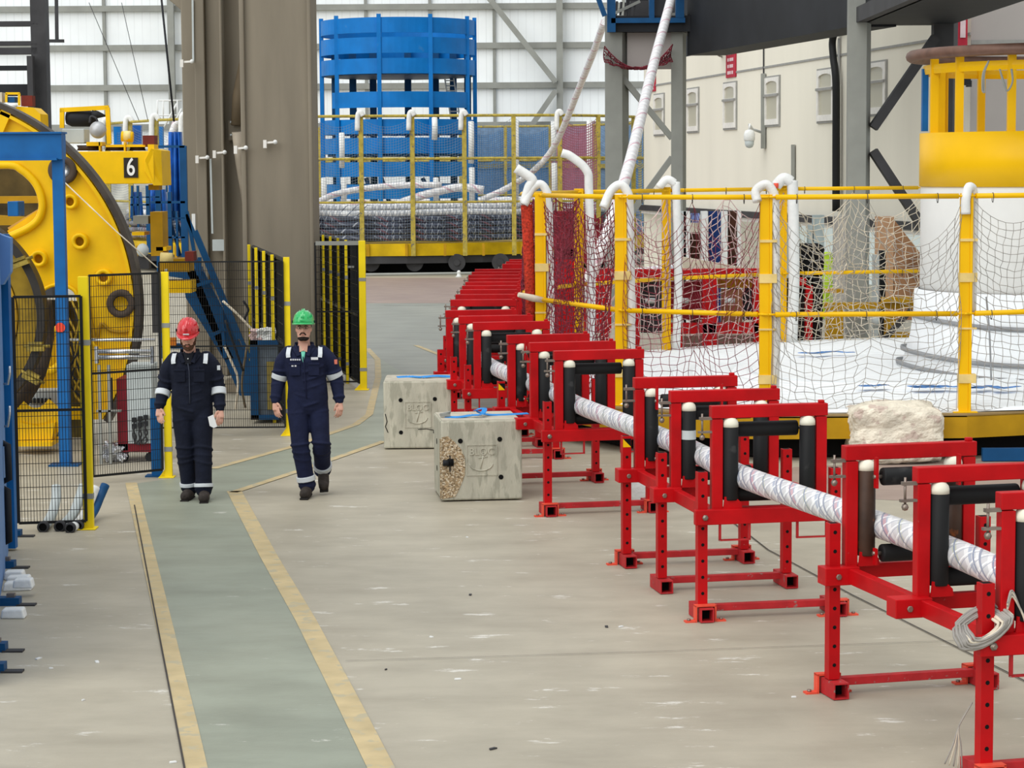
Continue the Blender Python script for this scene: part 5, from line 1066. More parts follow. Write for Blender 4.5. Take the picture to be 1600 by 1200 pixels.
# things on the left part of the far carousel
for k, (x0, x1, y0, y1, m_, l) in enumerate(((206, 222, 196, 230, TARP, 'blue figure-like tarp bundle at the left of the far fence'), (178, 190, 198, 232, BLUT, 'blue panel at the far left behind the far fence'), (241, 256, 198, 232, BLUT, 'blue panel behind the brown-red block'))): tag(MB().box(tuple(P(x0, y1, 79)), tuple(P(x1, y0, 79.3))).build('blue_board', m_), l, 'panel')
tag(MB().box(tuple(P(140, 345, 84)), tuple(P(290, 232, 84.2))).build('pale_hoarding', mat('pale_hoarding', (196, 196, 186), .7, var=.3, scale=1.5)), 'pale mottled hoarding far behind the blue scaffold', 'hoarding')
mb = MB(); 
for x in (246, 255, 268, 277): mb.tube([P(x, 188, 88), P(x, 156, 88)], .03, 5)
for y in (157, 180): mb.tube([P(248, y, 88), P(284, y, 88)], .03, 5)
mb.tube([P(256, 200, 88), P(276, 162, 88)], .04, 5); mb.tube([P(268, 200, 88), P(284, 170, 88)], .04, 5)
tag(mb.build('white_stair_rail', WHT), 'white tubular stair rails far back, left of the grooved pillar', 'railing')
tag(MB().tube(curve_pts([P(262, 232, 78), P(268, 210, 78), P(276, 188, 78)], 4), .12, 10, uvs=True).build('cable_length', CABLW), 'white cable rising left of the grooved pillar', 'cable')
tag(MB().tube([P(500, 430, 70.2), P(900, 425, 70.2)], .05, 6).build('floor_rail', GRY), 'grey rail on the floor in front of the far carousel', 'rail')
t_ = P(717, 431, 69.5); tag(MB().lathe([(.12, 0), (.06, .05), (.05, .12), (.07, .14), (.03, .2)], (t_.x, 69.5, 0), n=12).build('white_cup', WHT), 'small white object on the floor before the far carousel', 'cup')
# ================================================================ NEAR TURNTABLE WITH NETS
ZD = .50; ZS = .22
ctr = [G(835, 0, 0)] if False else None
fp = [(P(845, 500, 28.6).x, 28.6), (P(970, 500, 26.3).x, 26.3), (P(1196, 500, 25.35).x, 25.35), (P(1508, 500, 25.3).x, 25.3), (P(1760, 500, 26.0).x, 26.0)]
bp = [(P(905, 500, 32.2).x, 32.2), (P(1041, 500, 33.8).x, 33.8), (P(1222, 500, 35.2).x, 35.2), (P(1440, 500, 35.8).x, 35.8)]
zT = P(1200, 308, 25.35).z; zM = P(1200, 491, 25.35).z
t = thing('cable_turntable', 'yellow-rimmed cable turntable with white deck and tall yellow posts on the right', 'turntable', (5, 30, 0))
base = [Vector(p + (0,)) for p in [(fp[0][0] - .25, 28.8), (.45, 27.4), (fp[1][0] - .2, 26.2), (fp[2][0] - .6, 25.25), (fp[2][0], 25.12), (fp[3][0], 25.12), (fp[4][0], 25.8), (9.4, 28.5), (10, 31.5), (9, 35), (bp[3][0], 36.1), (bp[2][0], 35.5), (bp[1][0] - .1, 34.1), (bp[0][0] - .3, 32.5), (.2, 30.6)]]
mb = MB(); mb.prism([b + Vector((0, 0, ZS + .03)) for b in base], (0, 0, ZD - ZS - .03)); mb.build('skirt', YELD, t)  # brownish yellow carries the shade on the skirt as colour
cb = Vector((5, 30.5, 0))
mb = MB(); mb.prism([b + Vector((0, 0, ZD - .015)) for b in base], (0, 0, .035)); mb.build('edge_lip', mat('aged_tan_edge', (150, 126, 84), .7), t)
mb = MB(); mb.prism([cb + (b - cb) * .94 + Vector((0, 0, .02)) for b in base], (0, 0, ZS)); mb.build('dark_undercarriage', HOLE, t)  # black body, the shade under the deck is put into its colour
CC = Vector((7.25, 30.6, 0)); RCo = CC.x - P(1437, 500, 30.6).x
# white covered coil on the deck: rings round the core
def inside(b, s): return cb + (b - cb) * s
mb = MB(); mb.prism([inside(b, .975) + Vector((0, 0, ZD + .021)) for b in base], (0, 0, .012)); mb.build('deck', WHT2, t)
mb = MB(); mb.prism([inside(b, .37) + Vector((0, 0, ZD + .033)) for b in base], (0, 0, .045)); mb.build('deck_centre', WHT2, t)
for k in range(11):
    s = .945 - k * .055; mb = MB(); rb_ = curve_pts(base + [base[0]], 3)[:-1]; n_ = len(rb_); zk = ZD + .033
    for b in rb_:
        for (ds, dz) in ((.026, 0), (.020, .028), (.008, .040), (-.008, .040), (-.020, .028), (-.026, 0)): mb.v.append(inside(b, s + ds) + Vector((0, 0, zk + dz)))
    for i in range(n_):
        for j in range(5): mb.face((i * 6 + j, i * 6 + j + 1, (i + 1) % n_ * 6 + j + 1, (i + 1) % n_ * 6 + j), 0, True)
    tag(mb.build('coil_cover', WHT2), ('outermost' if k == 0 else 'innermost' if k == 10 else ['second', 'third', 'fourth', 'fifth', 'sixth', 'seventh', 'eighth', 'ninth', 'tenth', 'eleventh', 'twelfth', 'thirteenth'][k - 1] + ' from the edge') + ' white wrapped turn on the near turntable deck', 'cable', 'white wrapped turns on the near turntable')
rnd = random.Random(12)
for k, (x0, x1, y) in enumerate(((1250, 1335, 551), (1345, 1385, 602), (1424, 1500, 604), (1510, 1592, 605))):
    q = [G(x0 + (x1 - x0) * i / 6, y + rnd.uniform(-2, 2), ZD + .13) for i in range(7)]; mb = MB()
    for i in range(6): mb.beam(q[i], q[i + 1], .12 + .05 * math.sin(i), .006, upv=(0, 0, 1))
    tag(mb.build('blue_strap', mat('deck_blue_strap', (66, 124, 190), .6, var=.2)), ['blue strap lying on the far side of the white deck', 'short blue strap on the white deck, left of the drum', 'blue strap at the drum foot, left of the nearest yellow post', 'blue strap at the drum foot, right of the nearest yellow post'][k], 'strap')
# core drum
c = thing('core_drum', 'white and yellow core drum of the near turntable with railing on top', 'drum', (CC.x, CC.y, ZD))
zy2 = lambda y: P(1560, y, CC.y - RCo * .8).z
mb = MB(); mb.lathe([(RCo, zy2(292) - 0), (RCo, zy2(205))], (CC.x, CC.y, 0), n=96); mb.build('yellow_band', YELB, c)
mb = MB(); mb.lathe([(RCo - .02, ZD), (RCo - .02, zy2(300)), (RCo - .02, zy2(291))], (CC.x, CC.y, 0), n=96); mb.build('white_wall', mat('drum_white', (222, 222, 218), .5, var=.04, scale=1.2), c)
mb = MB(); mb.lathe([(RCo + .22, ZD + .05), (RCo + .10, ZD + .5), (RCo + .06, zy2(500)), (RCo + .05, zy2(462)), (RCo - .0, zy2(460))], (CC.x, CC.y, 0), n=96, caps=False); mb.build('white_wrap', WHT2, c)
for (y, dr, dz) in ((513, .07, .0), (568, .20, .0), (590, .26, .0)):
    z = zy2(y); mb = MB(); mb.tube([(CC.x + (RCo + dr + .02) * math.cos(a), CC.y + (RCo + dr + .02) * math.sin(a), z + .12 * max(0, -math.cos(a)) ** 3 + .03 * math.cos(a)) for a in [2 * PI * k / 96 for k in range(96)]], [(.012, .035)] * 96, 6, closed=True); mb.build('tie_band', mat('grey_tie_band', (140, 142, 144), .6), c)
mb = MB(); mb.tube(curve_pts([P(1541, 464, CC.y - RCo), P(1546, 520, CC.y - RCo - .08), P(1549, 600, CC.y - RCo - .15)], 4), .012, 6); mb.build('vertical_tie', mat('grey_tie_band', (0, 0, 0)), c)
zr = zy2(93); zrb = zy2(118)
mb = MB(); mb.tube([(CC.x + RCo * .97 * math.cos(a), CC.y + RCo * .97 * math.sin(a), zr - .07) for a in [2 * PI * k / 72 for k in range(72)]], [(.025, .07)] * 72, 6, closed=True, sm=False); mb.build('top_hoop', YELB, c)
mb = MB(); mb.tube([(CC.x + (RCo + .12) * math.cos(a), CC.y + (RCo + .12) * math.sin(a), zr + .12) for a in [2 * PI * k / 72 for k in range(72)]], .075, 10, closed=True); mb.build('brown_hoop', mat('brown_pipe', (112, 82, 68), .5, .2, var=.15), c)
for px, fr_ in ((1452, 1), (1478, 1), (1494, 0), (1543, 1), (1570, 0), (1500, 0)):
    dx = P(px, 200, CC.y).x - CC.x; dx = max(-RCo * .96, dx); dy = math.sqrt(max(0, (RCo * .96) ** 2 - dx * dx)) * (-1 if fr_ else 1)
    po = MB().box((CC.x + dx - .05, CC.y + dy - .04, zy2(206)), (CC.x + dx + .05, CC.y + dy + .04, zr + .06)).build('rail_post', YELB, c)
MB().box(tuple(P(1441, 205, CC.y)), tuple(P(1449, 108, CC.y + .1))).build('blue_strip', BLU, c)
for k in range(4):
    q = [P(1545, 95, 29.0), P(1536 + k * 2, 115, 28.95), P(1535 + k * 3, 140 + k, 28.95), P(1538 + k, 145, 28.95)] if k < 2 else [P(1562, 108, 29), P(1566 + k, 130, 28.95), P(1574, 142, 28.95), P(1582, 128, 28.95), P(1578 + k, 108, 29)]
    mb = MB(); mb.tube(curve_pts(q, 5), .012, 6); tag(mb.build('cord_loop', GRY), ['left strand of the left grey cord loop on the drum railing', 'right strand of the left grey cord loop on the drum railing', 'left strand of the right grey cord loop on the drum railing', 'right strand of the right grey cord loop on the drum railing'][k], 'cord', 'grey cord loops on the drum railing')
# posts, foam pipes, rails
def npost(p, w, ztop, name='fence_post', m_=YELB):
    mb = MB(); mb.box((p[0] - w / 2, p[1] - .04, ZD), (p[0] + w * .28, p[1] + .04, ztop)); mb.box((p[0] + w * .28, p[1] - .05, ZD), (p[0] + w / 2, p[1] + .05, ztop)); mb.box((p[0] - w, p[1] - .1, ZD + .02), (p[0] + w, p[1] + .1, ZD + .035))
    return mb.build(name, m_, t, bevel=.004)
for k, p in enumerate(fp):
    po = npost(p, .135, zT + .03)
    for z in (ZD + .35, ZD + .95, zM + .35, zM + .8): MB().box((p[0] - .072, p[1] - .055, z), (p[0] + .12, p[1] + .055, z + [.03, .10, .02, .035][int(z * 7) % 4])).build('tape_wrap', TAPE, po)
    mb = MB(); x = p[0] + .10
    q = [Vector((x, p[1] + .02, ZD + .05)), Vector((x + .02, p[1] + .02, zM - .2)), Vector((x + .01, p[1] + .02, zM + .6)), Vector((x, p[1], zT - .1)), Vector((x - .02, p[1], zT + .05)), Vector((x - .10, p[1], zT + .14)), Vector((x - .21, p[1], zT + .07)), Vector((x - .30 if k < 2 else x - .20, p[1] - .04, zT - (.12 if k < 2 else .05)))]
    if k == 3: q = [Vector((x - .02, p[1] + .05, zM)), Vector((x - .01, p[1] + .05, zT - .1)), Vector((x - .07, p[1] - .02, zT + .10)), Vector((x - .12, p[1] - .06, zT - .02)), Vector((x - .12, p[1] - .06, zT - .2))]
    mb.tube(curve_pts(q, 6), [.052 if k < 4 else .05] * (len(q) * 6 - 5), 12); mb.build('foam_pipe', [WHT, WHT, PLAST, WHT, WHT][k], po)
for k, p in enumerate(bp):
    if k == 3: continue
    po = npost(p, .13, zT + .05)
    mb = MB(); x = p[0] + .14
    q = [Vector((x, p[1] - .1, ZD + .05)), Vector((x + .03, p[1] - .1, zM)), Vector((x, p[1] - .1, zT))] + ([Vector((x - .03, p[1] - .1, zT + .3)), Vector((x - .25, p[1] - .1, zT + .5)), Vector((x - .38, p[1] - .1, zT + .55))] if k == 0 else [Vector((x - .02, p[1] - .1, zT + .1)), Vector((x - .14, p[1] - .1, zT + .16)), Vector((x - .26, p[1] - .1, zT + .04))])
    mb.tube(curve_pts(q, 6), .06 if k < 2 else .085, 12); mb.build('foam_pipe', WHT, po)
mb = MB(); p = fp[0]; mb.tube(curve_pts([Vector((p[0] - .2, p[1], zT - .1)), Vector((p[0] - .14, p[1], zT + .1)), Vector((p[0] - .1, p[1], zT + .2)), Vector((p[0] - .3, p[1], zT + .34))], 6), .06, 12); mb.build('foam_pipe', WHT, t)
for (pts, zs) in ((fp, (zT, zM)), (bp, (zT, zM))):
    for z in zs:
        for a, b in zip(pts[:-1], pts[1:]):
            A = Vector((a[0], a[1] - .07, z)); B = Vector((b[0], b[1] - .07, z)); d = (B - A).normalized() * .10
            mb = MB(); mb.tube([A + d, B - d], .030, 10); mb.tube([A - d * .3, A + d * 1.2], .014, 6); mb.tube([B + d * .3, B - d * 1.2], .014, 6)
            for u in (.15, .5, .85):
                q = A.lerp(B, u); mb.tube([q + Vector((0, .045 * math.cos(s_), -.02 + .055 * math.sin(s_))) for s_ in [2 * PI * i / 10 for i in range(10)]], .004, 4, mi=1, closed=True)
            mb.build('guard_rail', [YELB, GRYD], t)
a, b = fp[0], bp[0]
for z in (zT, zM):
    MB().tube([(a[0], a[1], z), (.15, 30.4, z), (b[0], b[1], z)], .03, 8).build('guard_rail', YELB, t)
# real string nets
def bay(a, b, mt, seed, r=.0038, cell=.095, sag=.35, tagl='', wob=.02, gather=0.0, off=-.03):
    A = Vector((a[0], a[1], 0)); B = Vector((b[0], b[1], 0)); L_ = (B - A).length; nu = int(L_ / cell); H = zT - ZD; nv = int(H / cell)
    rnd = random.Random(seed); ph = [rnd.uniform(0, 6) for _ in range(6)]
    def qf(u, v):
        hang = abs(math.sin(u * PI * (2 if L_ > 1.6 else 1))) ** .8 * sag
        z = zT - .06 - hang * (1 - v) - (H - .04) * v + .06 * math.sin(u * 7 + ph[0]) * math.sin(v * PI) + .05 * math.sin(v * 8 + u * 5 + ph[3]) * v
        uu = u + gather * math.sin(u * PI * 2 + ph[1]) * math.sin(v * PI) * .12 + .015 * math.sin(v * 9 + ph[2])
        n = Vector((B.y - A.y, A.x - B.x, 0)).normalized()
        p = A.lerp(B, min(1, max(0, uu))); return Vector((p.x, p.y, max(z, ZD + .05))) + n * (.06 * math.sin(v * 5 + u * 8 + ph[4]) * math.sin(v * PI) + .02) + Vector((0, off, 0))
    return tag(netgeo(qf, nu, nv, r, wob, seed).build('safety_net', mt), tagl, 'net')
bay((fp[0][0] + .06, fp[0][1]), (fp[1][0] - .06, fp[1][1]), ROPER, 1, tagl='dark red string net in the leftmost bay of the near turntable', sag=.2, r=.0055, cell=.075)
bay((fp[1][0] + .06, fp[1][1]), (fp[2][0] - .06, fp[2][1]), ROPER, 2, tagl='dark red string net in the second bay of the near turntable', sag=.45, gather=.5)
bay((fp[2][0] + .06, fp[2][1]), (fp[3][0] - .06, fp[3][1]), ROPEG, 3, tagl='pale string net in the widest bay, between the two right yellow posts', sag=.5, gather=.7, wob=.028)
bay((fp[3][0] + .06, fp[3][1]), (fp[4][0] - .06, fp[4][1]), ROPEG, 4, tagl='grey string net in the rightmost bay before the core drum', sag=.25, wob=.012)
bay(bp[0], bp[1], ROPEP, 5, tagl='pinkish string net at the back of the near turntable, left bay', sag=.4, r=.007, cell=.12, wob=.03)
bay(bp[1], bp[2], ROPEP, 6, tagl='pinkish string net at the back of the near turntable, middle bay', sag=.4, r=.007, cell=.12, wob=.03, gather=.6)
bay(bp[2], bp[3], ROPEW, 7, tagl='cream tangled string net at the back of the near turntable, right bay', sag=.4, r=.0065, cell=.105, wob=.04, gather=.8)
bay(fp[0], (.18, 30.4), ROPER, 8, tagl='bunched red net on the left side of the near turntable', sag=.1, r=.010, cell=.06, wob=.03)
bay((.18, 30.4), bp[0], ROPER, 18, tagl='dark red net closing the left back corner of the near turntable', sag=.1, r=.008, cell=.075, wob=.03)
tag(MB().tube([(fp[0][0] - .14, fp[0][1] + .02, ZD + .2), (fp[0][0] - .13, fp[0][1] + .02, zM), (fp[0][0] - .17, fp[0][1] + .02, zT - .12)], [.045, .065, .075], 9).build('rolled_net', mat('rolled_red_net', (176, 50, 30), .8, var=.3, scale=30, bump=1, bscale=40)), 'rolled up orange-red net tied along the leftmost yellow post', 'net')
q = fp[0]; mb = MB(); mb.tube([(q[0] - .28, q[1] - .2, zM + .07), (q[0] - .1, q[1] - .12, zM + .02), (q[0] + .06, q[1] - .1, zM - .01)], [.03, .045, .03], 8); tag(mb.build('rope_lashing', ROPEW), 'cream rope lashing at the left end of the lower yellow rail', 'rope')
# cable rising out of the turntable
mb = MB(); mb.tube(curve_pts([P(905, 470, 33), P(925, 425, 33), P(946, 370, 33.5), P(964, 320, 34.5), P(985, 250, 36.5), P(1002, 180, 39), P(1020, 105, 42), P(1036, 45, 44.5), P(1048, 0, 46.5), P(1056, -40, 48)], 6), .092, 16, uvs=True)
tag(mb.build('rising_cable', CABLW), 'thick white cable rising from the near turntable past the sagging net', 'cable')
tag(MB().box((P(1535, 700, 25.0).x, 24.98, .01), (P(1660, 700, 25.0).x, 25.05, .15), 0).build('blue_beam', BLUD), 'blue beam on the floor under the near turntable at the right edge', 'beam')
q0 = P(1500, 716, 25.8); 
tag(MB().lathe([(.10, 0), (.11, .02), (.11, .22), (.09, .24)], (G(1003, 790).x, G(1003, 790).y + .3, 0), n=14).build('wrapped_lump', PLAST), 'plastic wrapped lump on the floor under the second red stand', 'lump')
# ================================================================ BEHIND THE NEAR TURNTABLE, UNDER THE OFFICE BLOCK
def bx(name, x0, y0, x1, y1, Y, dep, m_, parent=None, bevel=0):
    a = P(x0, y1, Y); b = P(x1, y0, Y); return MB().box((a.x, Y, max(0.0, a.z)), (b.x, Y + dep, b.z)).build(name, m_, parent, bevel=bevel)
t = thing('red_machine', 'red framed machine standing behind the red nets', 'machine', P(1050, 540, 40)); Yr = 39.5
for (x0, y0, x1, y1) in ((925, 420, 1196, 434), (1098, 434, 1120, 555), (1040, 505, 1185, 522), (1060, 520, 1066, 560), (1178, 434, 1190, 552), (985, 434, 1000, 560), (940, 430, 950, 560)): bx('frame_member', x0, y0, x1, y1, Yr, .3, RED, t)
for (x0, y0, x1, y1, m_) in ((1002, 436, 1040, 520, GRYD), (1042, 440, 1096, 500, MAR), (1122, 436, 1176, 450, YELD), (1128, 452, 1160, 520, TAND), (1162, 450, 1178, 500, DARK)): bx('panel', x0, y0, x1, y1, Yr + .35, .2, m_, t)
for x in (1008, 1060, 1132): MB().cyl(P(x, 470, Yr + .1), P(x + 16, 470, Yr + .1), .05, 10).build('valve', GRYP, t)
t = thing('red_machine', 'dense dark red machine behind the leftmost net bays', 'machine', P(870, 520, 36)); 
for (x0, y0, x1, y1, m_) in ((862, 405, 898, 530, RED), (866, 330, 896, 402, MAR), (900, 352, 940, 410, MAR), (905, 420, 955, 520, RED), (868, 388, 896, 400, YELD)): bx('casing', x0, y0, x1, y1, 36.2, .4, m_, t)
for k in range(6): MB().tube(curve_pts([P(900 + k * 5, 352, 36.1), P(905 + k * 6, 330 + (k % 3) * 6, 36.1), P(915 + k * 4, 352, 36.1)], 4), .02, 6).build('hose', MAR, t)
for (x0, x1, y0, y1, m_, nm, l) in ((1068, 1078, 330, 412, WHT, 'white_post', 'white post left of the blue door'), (1096, 1106, 330, 428, WHT, 'white_post', 'white post directly left of the blue door'), (1127, 1137, 330, 424, WHT, 'white_post', 'white post directly right of the blue door'), (1152, 1158, 330, 418, WHT, 'white_post', 'thin white post beside the brown shelving'), (1060, 1072, 330, 410, GRYP, 'grey_post', 'grey post beside the second steel column')):
    q = bx(nm, x0, y0, x1, 620, 46, .3, m_); tag(q, l, 'post')
o = tag(bx('blue_door', 1107, 330, 1127, 620, 46.2, .1, mat('deep_blue_door', (22, 52, 110), .5)), 'deep blue door panel between two white posts under the office block', 'door')
tag(bx('brown_shelving', 1138, 330, 1152, 620, 46.2, .5, mat('dark_shelving', (72, 44, 30), .7, var=.4, scale=3)), 'dark brown shelving right of the blue door', 'shelving')
tag(bx('brown_shelving', 1078, 364, 1096, 620, 46.4, .5, mat('dark_shelving', (0, 0, 0))), 'dark brown shelving left of the blue door', 'shelving')
tag(bx('blue_poster', 1079, 333, 1093, 348, 46.1, .03, mat('poster_blue', (130, 150, 210), .6, var=.5, scale=8)), 'white and blue notice sheet above the left shelving', 'poster')
tag(MB().beam(P(1056, 412, 43), P(1160, 430, 43), .3, .3).build('pale_beam', ROPEW), 'pale slanting beam below the blue door', 'beam')
for (x0, x1, y0, y1, m_, nm, l) in ((1210, 1222, 380, 470, HOLE, 'black_sack', 'black sack left of the white wrapped pipe'), (1242, 1286, 381, 432, HOLE, 'black_sack', 'large black sack right of the white wrapped pipe')):
    c_ = P((x0 + x1) / 2, (y0 + y1) / 2, 41); w_ = P(x1, 400, 41).x - P(x0, 400, 41).x; h_ = P(0, y0, 41).z - P(0, y1, 41).z
    lumpy(tuple(c_), (w_, .5, h_), 5 + x0, .06, l, m_, nm)
tag(bx('dark_crate', 1212, 436, 1286, 545, 40.5, .5, mat('dark_machinery', (30, 26, 26), .7, var=.4, scale=4)), 'dark crate behind the white wrapped pipe', 'crate')
tag(bx('red_bar', 1240, 434, 1270, 446, 40.3, .2, RED), 'short red bar in front of the dark crate', 'bar'); tag(bx('red_post', 1259, 434, 1270, 545, 40.3, .2, RED), 'red post in front of the dark crate', 'post')
tag(bx('hi_vis_jacket', 1286, 394, 1302, 500, 43, .2, mat('dark_coat_hivis', (190, 226, 60), .8, var=.2, scale=6), bevel=.05), 'fluorescent yellow-green jacket hanging beyond the nets', 'jacket')
t = thing('yellow_skid', 'yellow steel skid frame behind the net near the thickest grey column', 'frame', P(1350, 545, 37)); 
for (x0, y0, x1, y1, Y_) in ((1290, 473, 1432, 483, 37), (1292, 483, 1318, 545, 37), (1380, 465, 1425, 473, 36.8), (1385, 495, 1400, 530, 37), (1290, 452, 1318, 458, 37.4), (1400, 520, 1434, 545, 37), (1300, 535, 1430, 546, 37.2)): bx('skid_member', x0, y0, x1, y1, Y_, .25, YELD, t)
MB().beam(P(1382, 530, 36.5), P(1424, 484, 36.5), .1, .08).build('ram', GRYD, t); MB().tube([P(1368, 490, 36.7), P(1370, 512, 36.7)], .06, 12).build('cylinder', GRYP, t)
tag(bx('tan_board', 1366, 338, 1397, 620, 42, .1, TAN), 'tan plywood board standing behind the thickest grey column', 'board')
q = MB().prism([P(1397, 343, 42), P(1440, 398, 42), P(1440, 500, 42), P(1397, 500, 42)], (0, .15, 0)); tag(q.build('tan_board', TAND), 'brown plywood board with sloping top left of the core drum', 'board')
tag(bx('dark_opening', 1422, 400, 1438, 432, 41.9, .05, mat('brown_shadow_board', (128, 92, 66), .8)), 'darker brown panel painted as shade on the sloping board', 'panel')  # shaded opening drawn as a thin darker panel
tag(bx('pale_cabinet', 1365, 398, 1374, 620, 40, .3, GRYP), 'narrow pale cabinet behind the thickest grey column', 'cabinet'); tag(bx('black_rack', 1374, 392, 1384, 620, 40.2, .3, DARK), 'narrow black rack beside the pale cabinet', 'rack')
tag(bx('pale_block_column', 1304, 338, 1324, 620, 45, .4, mat('weathered_concrete_post', (178, 174, 168), .8, var=.08)), 'pale concrete post left of the thickest grey column', 'post')
for (x0, x1, y0, y1, l) in ((1210, 1250, 350, 378, 'grey distant cabinet under the office block, left'), (1262, 1270, 352, 400, 'grey distant post under the office block'), (1270, 1288, 336, 395, 'pale distant panel under the office block')): tag(bx('distant_cabinet', x0, y0, x1, 620, 49.0, .3, mat('pale_teal_grey', (176, 190, 192), .6)), l, 'cabinet')
tag(bx('grey_low_wall', 1062, 524, 1190, 556, 41, .3, mat('low_wall_taupe', (138, 118, 108), .8)), 'low taupe wall behind the red machine feet', 'wall')
tag(bx('green_bracket', 1212, 300, 1222, 327, 36.2, .05, mat('green_paint', (24, 110, 66), .5)), 'green bracket behind the third front post top', 'bracket'); tag(MB().cyl(P(1209, 290, 35), P(1216, 290, 35), .04, 10).build('orange_coupling', ORG), 'small orange-red coupling at the wrapped pipe top', 'coupling')
# floor litter
rnd = random.Random(21)
for k, (x, y) in enumerate(((730, 840), (735, 930), (674, 996), (948, 980), (970, 980), (603, 1047), (715, 1062), (770, 1171), (1240, 1090), (430, 600), (152, 1035), (130, 1095), (270, 1192), (60, 1030), (1218, 876), (80, 1045))):
    g = G(x, y); mb = MB(); s_ = rnd.uniform(.012, .03); a = rnd.uniform(0, 3); M = Matrix.Translation(g) @ Matrix.Rotation(a, 4, 'Z'); mb.prism([M @ Vector(p) for p in ((-s_, -s_ * .4, .001), (s_, -s_ * .3, .001), (s_ * .8, s_ * .5, .001), (-s_ * .7, s_ * .4, .001))], (0, 0, .008))
    tag(mb.build('litter_flake', [WHT, GRYD][k % 2] if k < 10 else WHT), 'tiny flake of litter lying on the open floor', 'litter', 'litter flakes on the floor')
# ================================================================ PEOPLE
def sect(p, rx, ry): return (Vector(p), rx, ry)
def loft(mb, secs, n=28, mi=0, up=None):
    """horizontal-ish ellipses stacked along a path"""
    k = len(mb.v)
    for i, (p, rx, ry) in enumerate(secs):
        for j in range(n):
            a = 2 * PI * j / n; c, s = math.cos(a), math.sin(a); e = .86
            mb.v.append(p + Vector((rx * math.copysign(abs(c) ** e, c), ry * math.copysign(abs(s) ** e, s), 0)))
    for i in range(len(secs) - 1):
        for j in range(n): j2 = (j + 1) % n; mb.face((k + i * n + j, k + i * n + j2, k + (i + 1) * n + j2, k + (i + 1) * n + j), mi, True)
    mb.face([k + j for j in range(n)][::-1], mi, True); mb.face([k + (len(secs) - 1) * n + j for j in range(n)], mi, True)
def remesh(o, vs, it=4, fac=.5):
    m = o.modifiers.new('r', 'REMESH'); m.mode = 'VOXEL'; m.voxel_size = vs; m.use_smooth_shade = True
    s = o.modifiers.new('s', 'SMOOTH'); s.iterations = it; s.factor = fac
def limb(mb, pts, rs, n=18, mi=0, sub=4):
    P_ = curve_pts(pts, sub); R_ = []
    for i in range(len(pts) - 1):
        for k in range(sub): R_.append(rs[i] + (rs[i + 1] - rs[i]) * k / sub)
    R_.append(rs[-1]); mb.tube(P_, R_, n, mi)
    mb.ball(P_[0], R_[0], 12, mi); mb.ball(P_[-1], R_[-1], 12, mi)
def bandon(pts, rs, u0, u1, grow, mats, name, parent, sub=12):
    P_ = curve_pts(pts, sub); N_ = len(P_) - 1; R_ = []
    for i in range(len(pts) - 1):
        for k in range(sub): R_.append(rs[i] + (rs[i + 1] - rs[i]) * k / sub)
    R_.append(rs[-1]); a, b = int(u0 * N_), max(int(u1 * N_), int(u0 * N_) + 2)
    mb = MB(); mb.tube(P_[a:b + 1], [r + grow for r in R_[a:b + 1]], 24, cap=True); return mb.build(name, mats, parent, local=True)
def hand(mb, w, dirv, side, curl=.5):
    """w wrist; dirv direction of the forearm; side +1: thumb towards +x; palms face the thigh/back"""
    d = Vector(dirv).normalized(); sg_ = side; fwd = Vector((-sg_ * .72, -.70, 0)); fwd = (fwd - d * fwd.dot(d)).normalized(); lat = d.cross(fwd).normalized()   # lat: out of the palm plane
    # palm in the plane of d and fwd
    mb.tube([w - d * .02, w + d * .02, w + d * .055, w + d * .095, w + d * .105], [(.027, .022), (.030, .023), (.038, .019), (.040, .017), (.034, .012)], 14)
    inn = Vector((-side * .66, .75, 0)); inn = (inn - d * inn.dot(d)).normalized()   # towards the body
    for k in range(4):
        o_ = w + d * .098 + fwd * (.030 - .020 * k) * 1.0; L1, L2, L3 = [(.040, .026, .020), (.045, .029, .021), (.041, .027, .020), (.032, .020, .017)][k]
        c1 = (d + inn * .35 * curl + fwd * (.10 - .06 * k)).normalized(); c2 = (d + inn * 1.2 * curl).normalized(); c3 = (d * (1 - curl) + inn * 1.3 * curl + Vector((0, 0, 0))).normalized()
        p1 = o_ + c1 * L1; p2 = p1 + c2 * L2; p3 = p2 + c3 * L3
        mb.tube([o_ - d * .02, o_, p1, p2, p3], [.0095, .0095, .009, .008, .0065], 8)
    o_ = w + d * .03 + fwd * .028; mb.tube([o_ - fwd * .012, o_ + (fwd * .6 + d).normalized() * .03, o_ + (fwd * .45 + d * 1.2 + inn * .3).normalized() * .062, o_ + (fwd * .25 + d * 1.3 + inn * .5).normalized() * .086], [.013, .0125, .010, .008], 8)
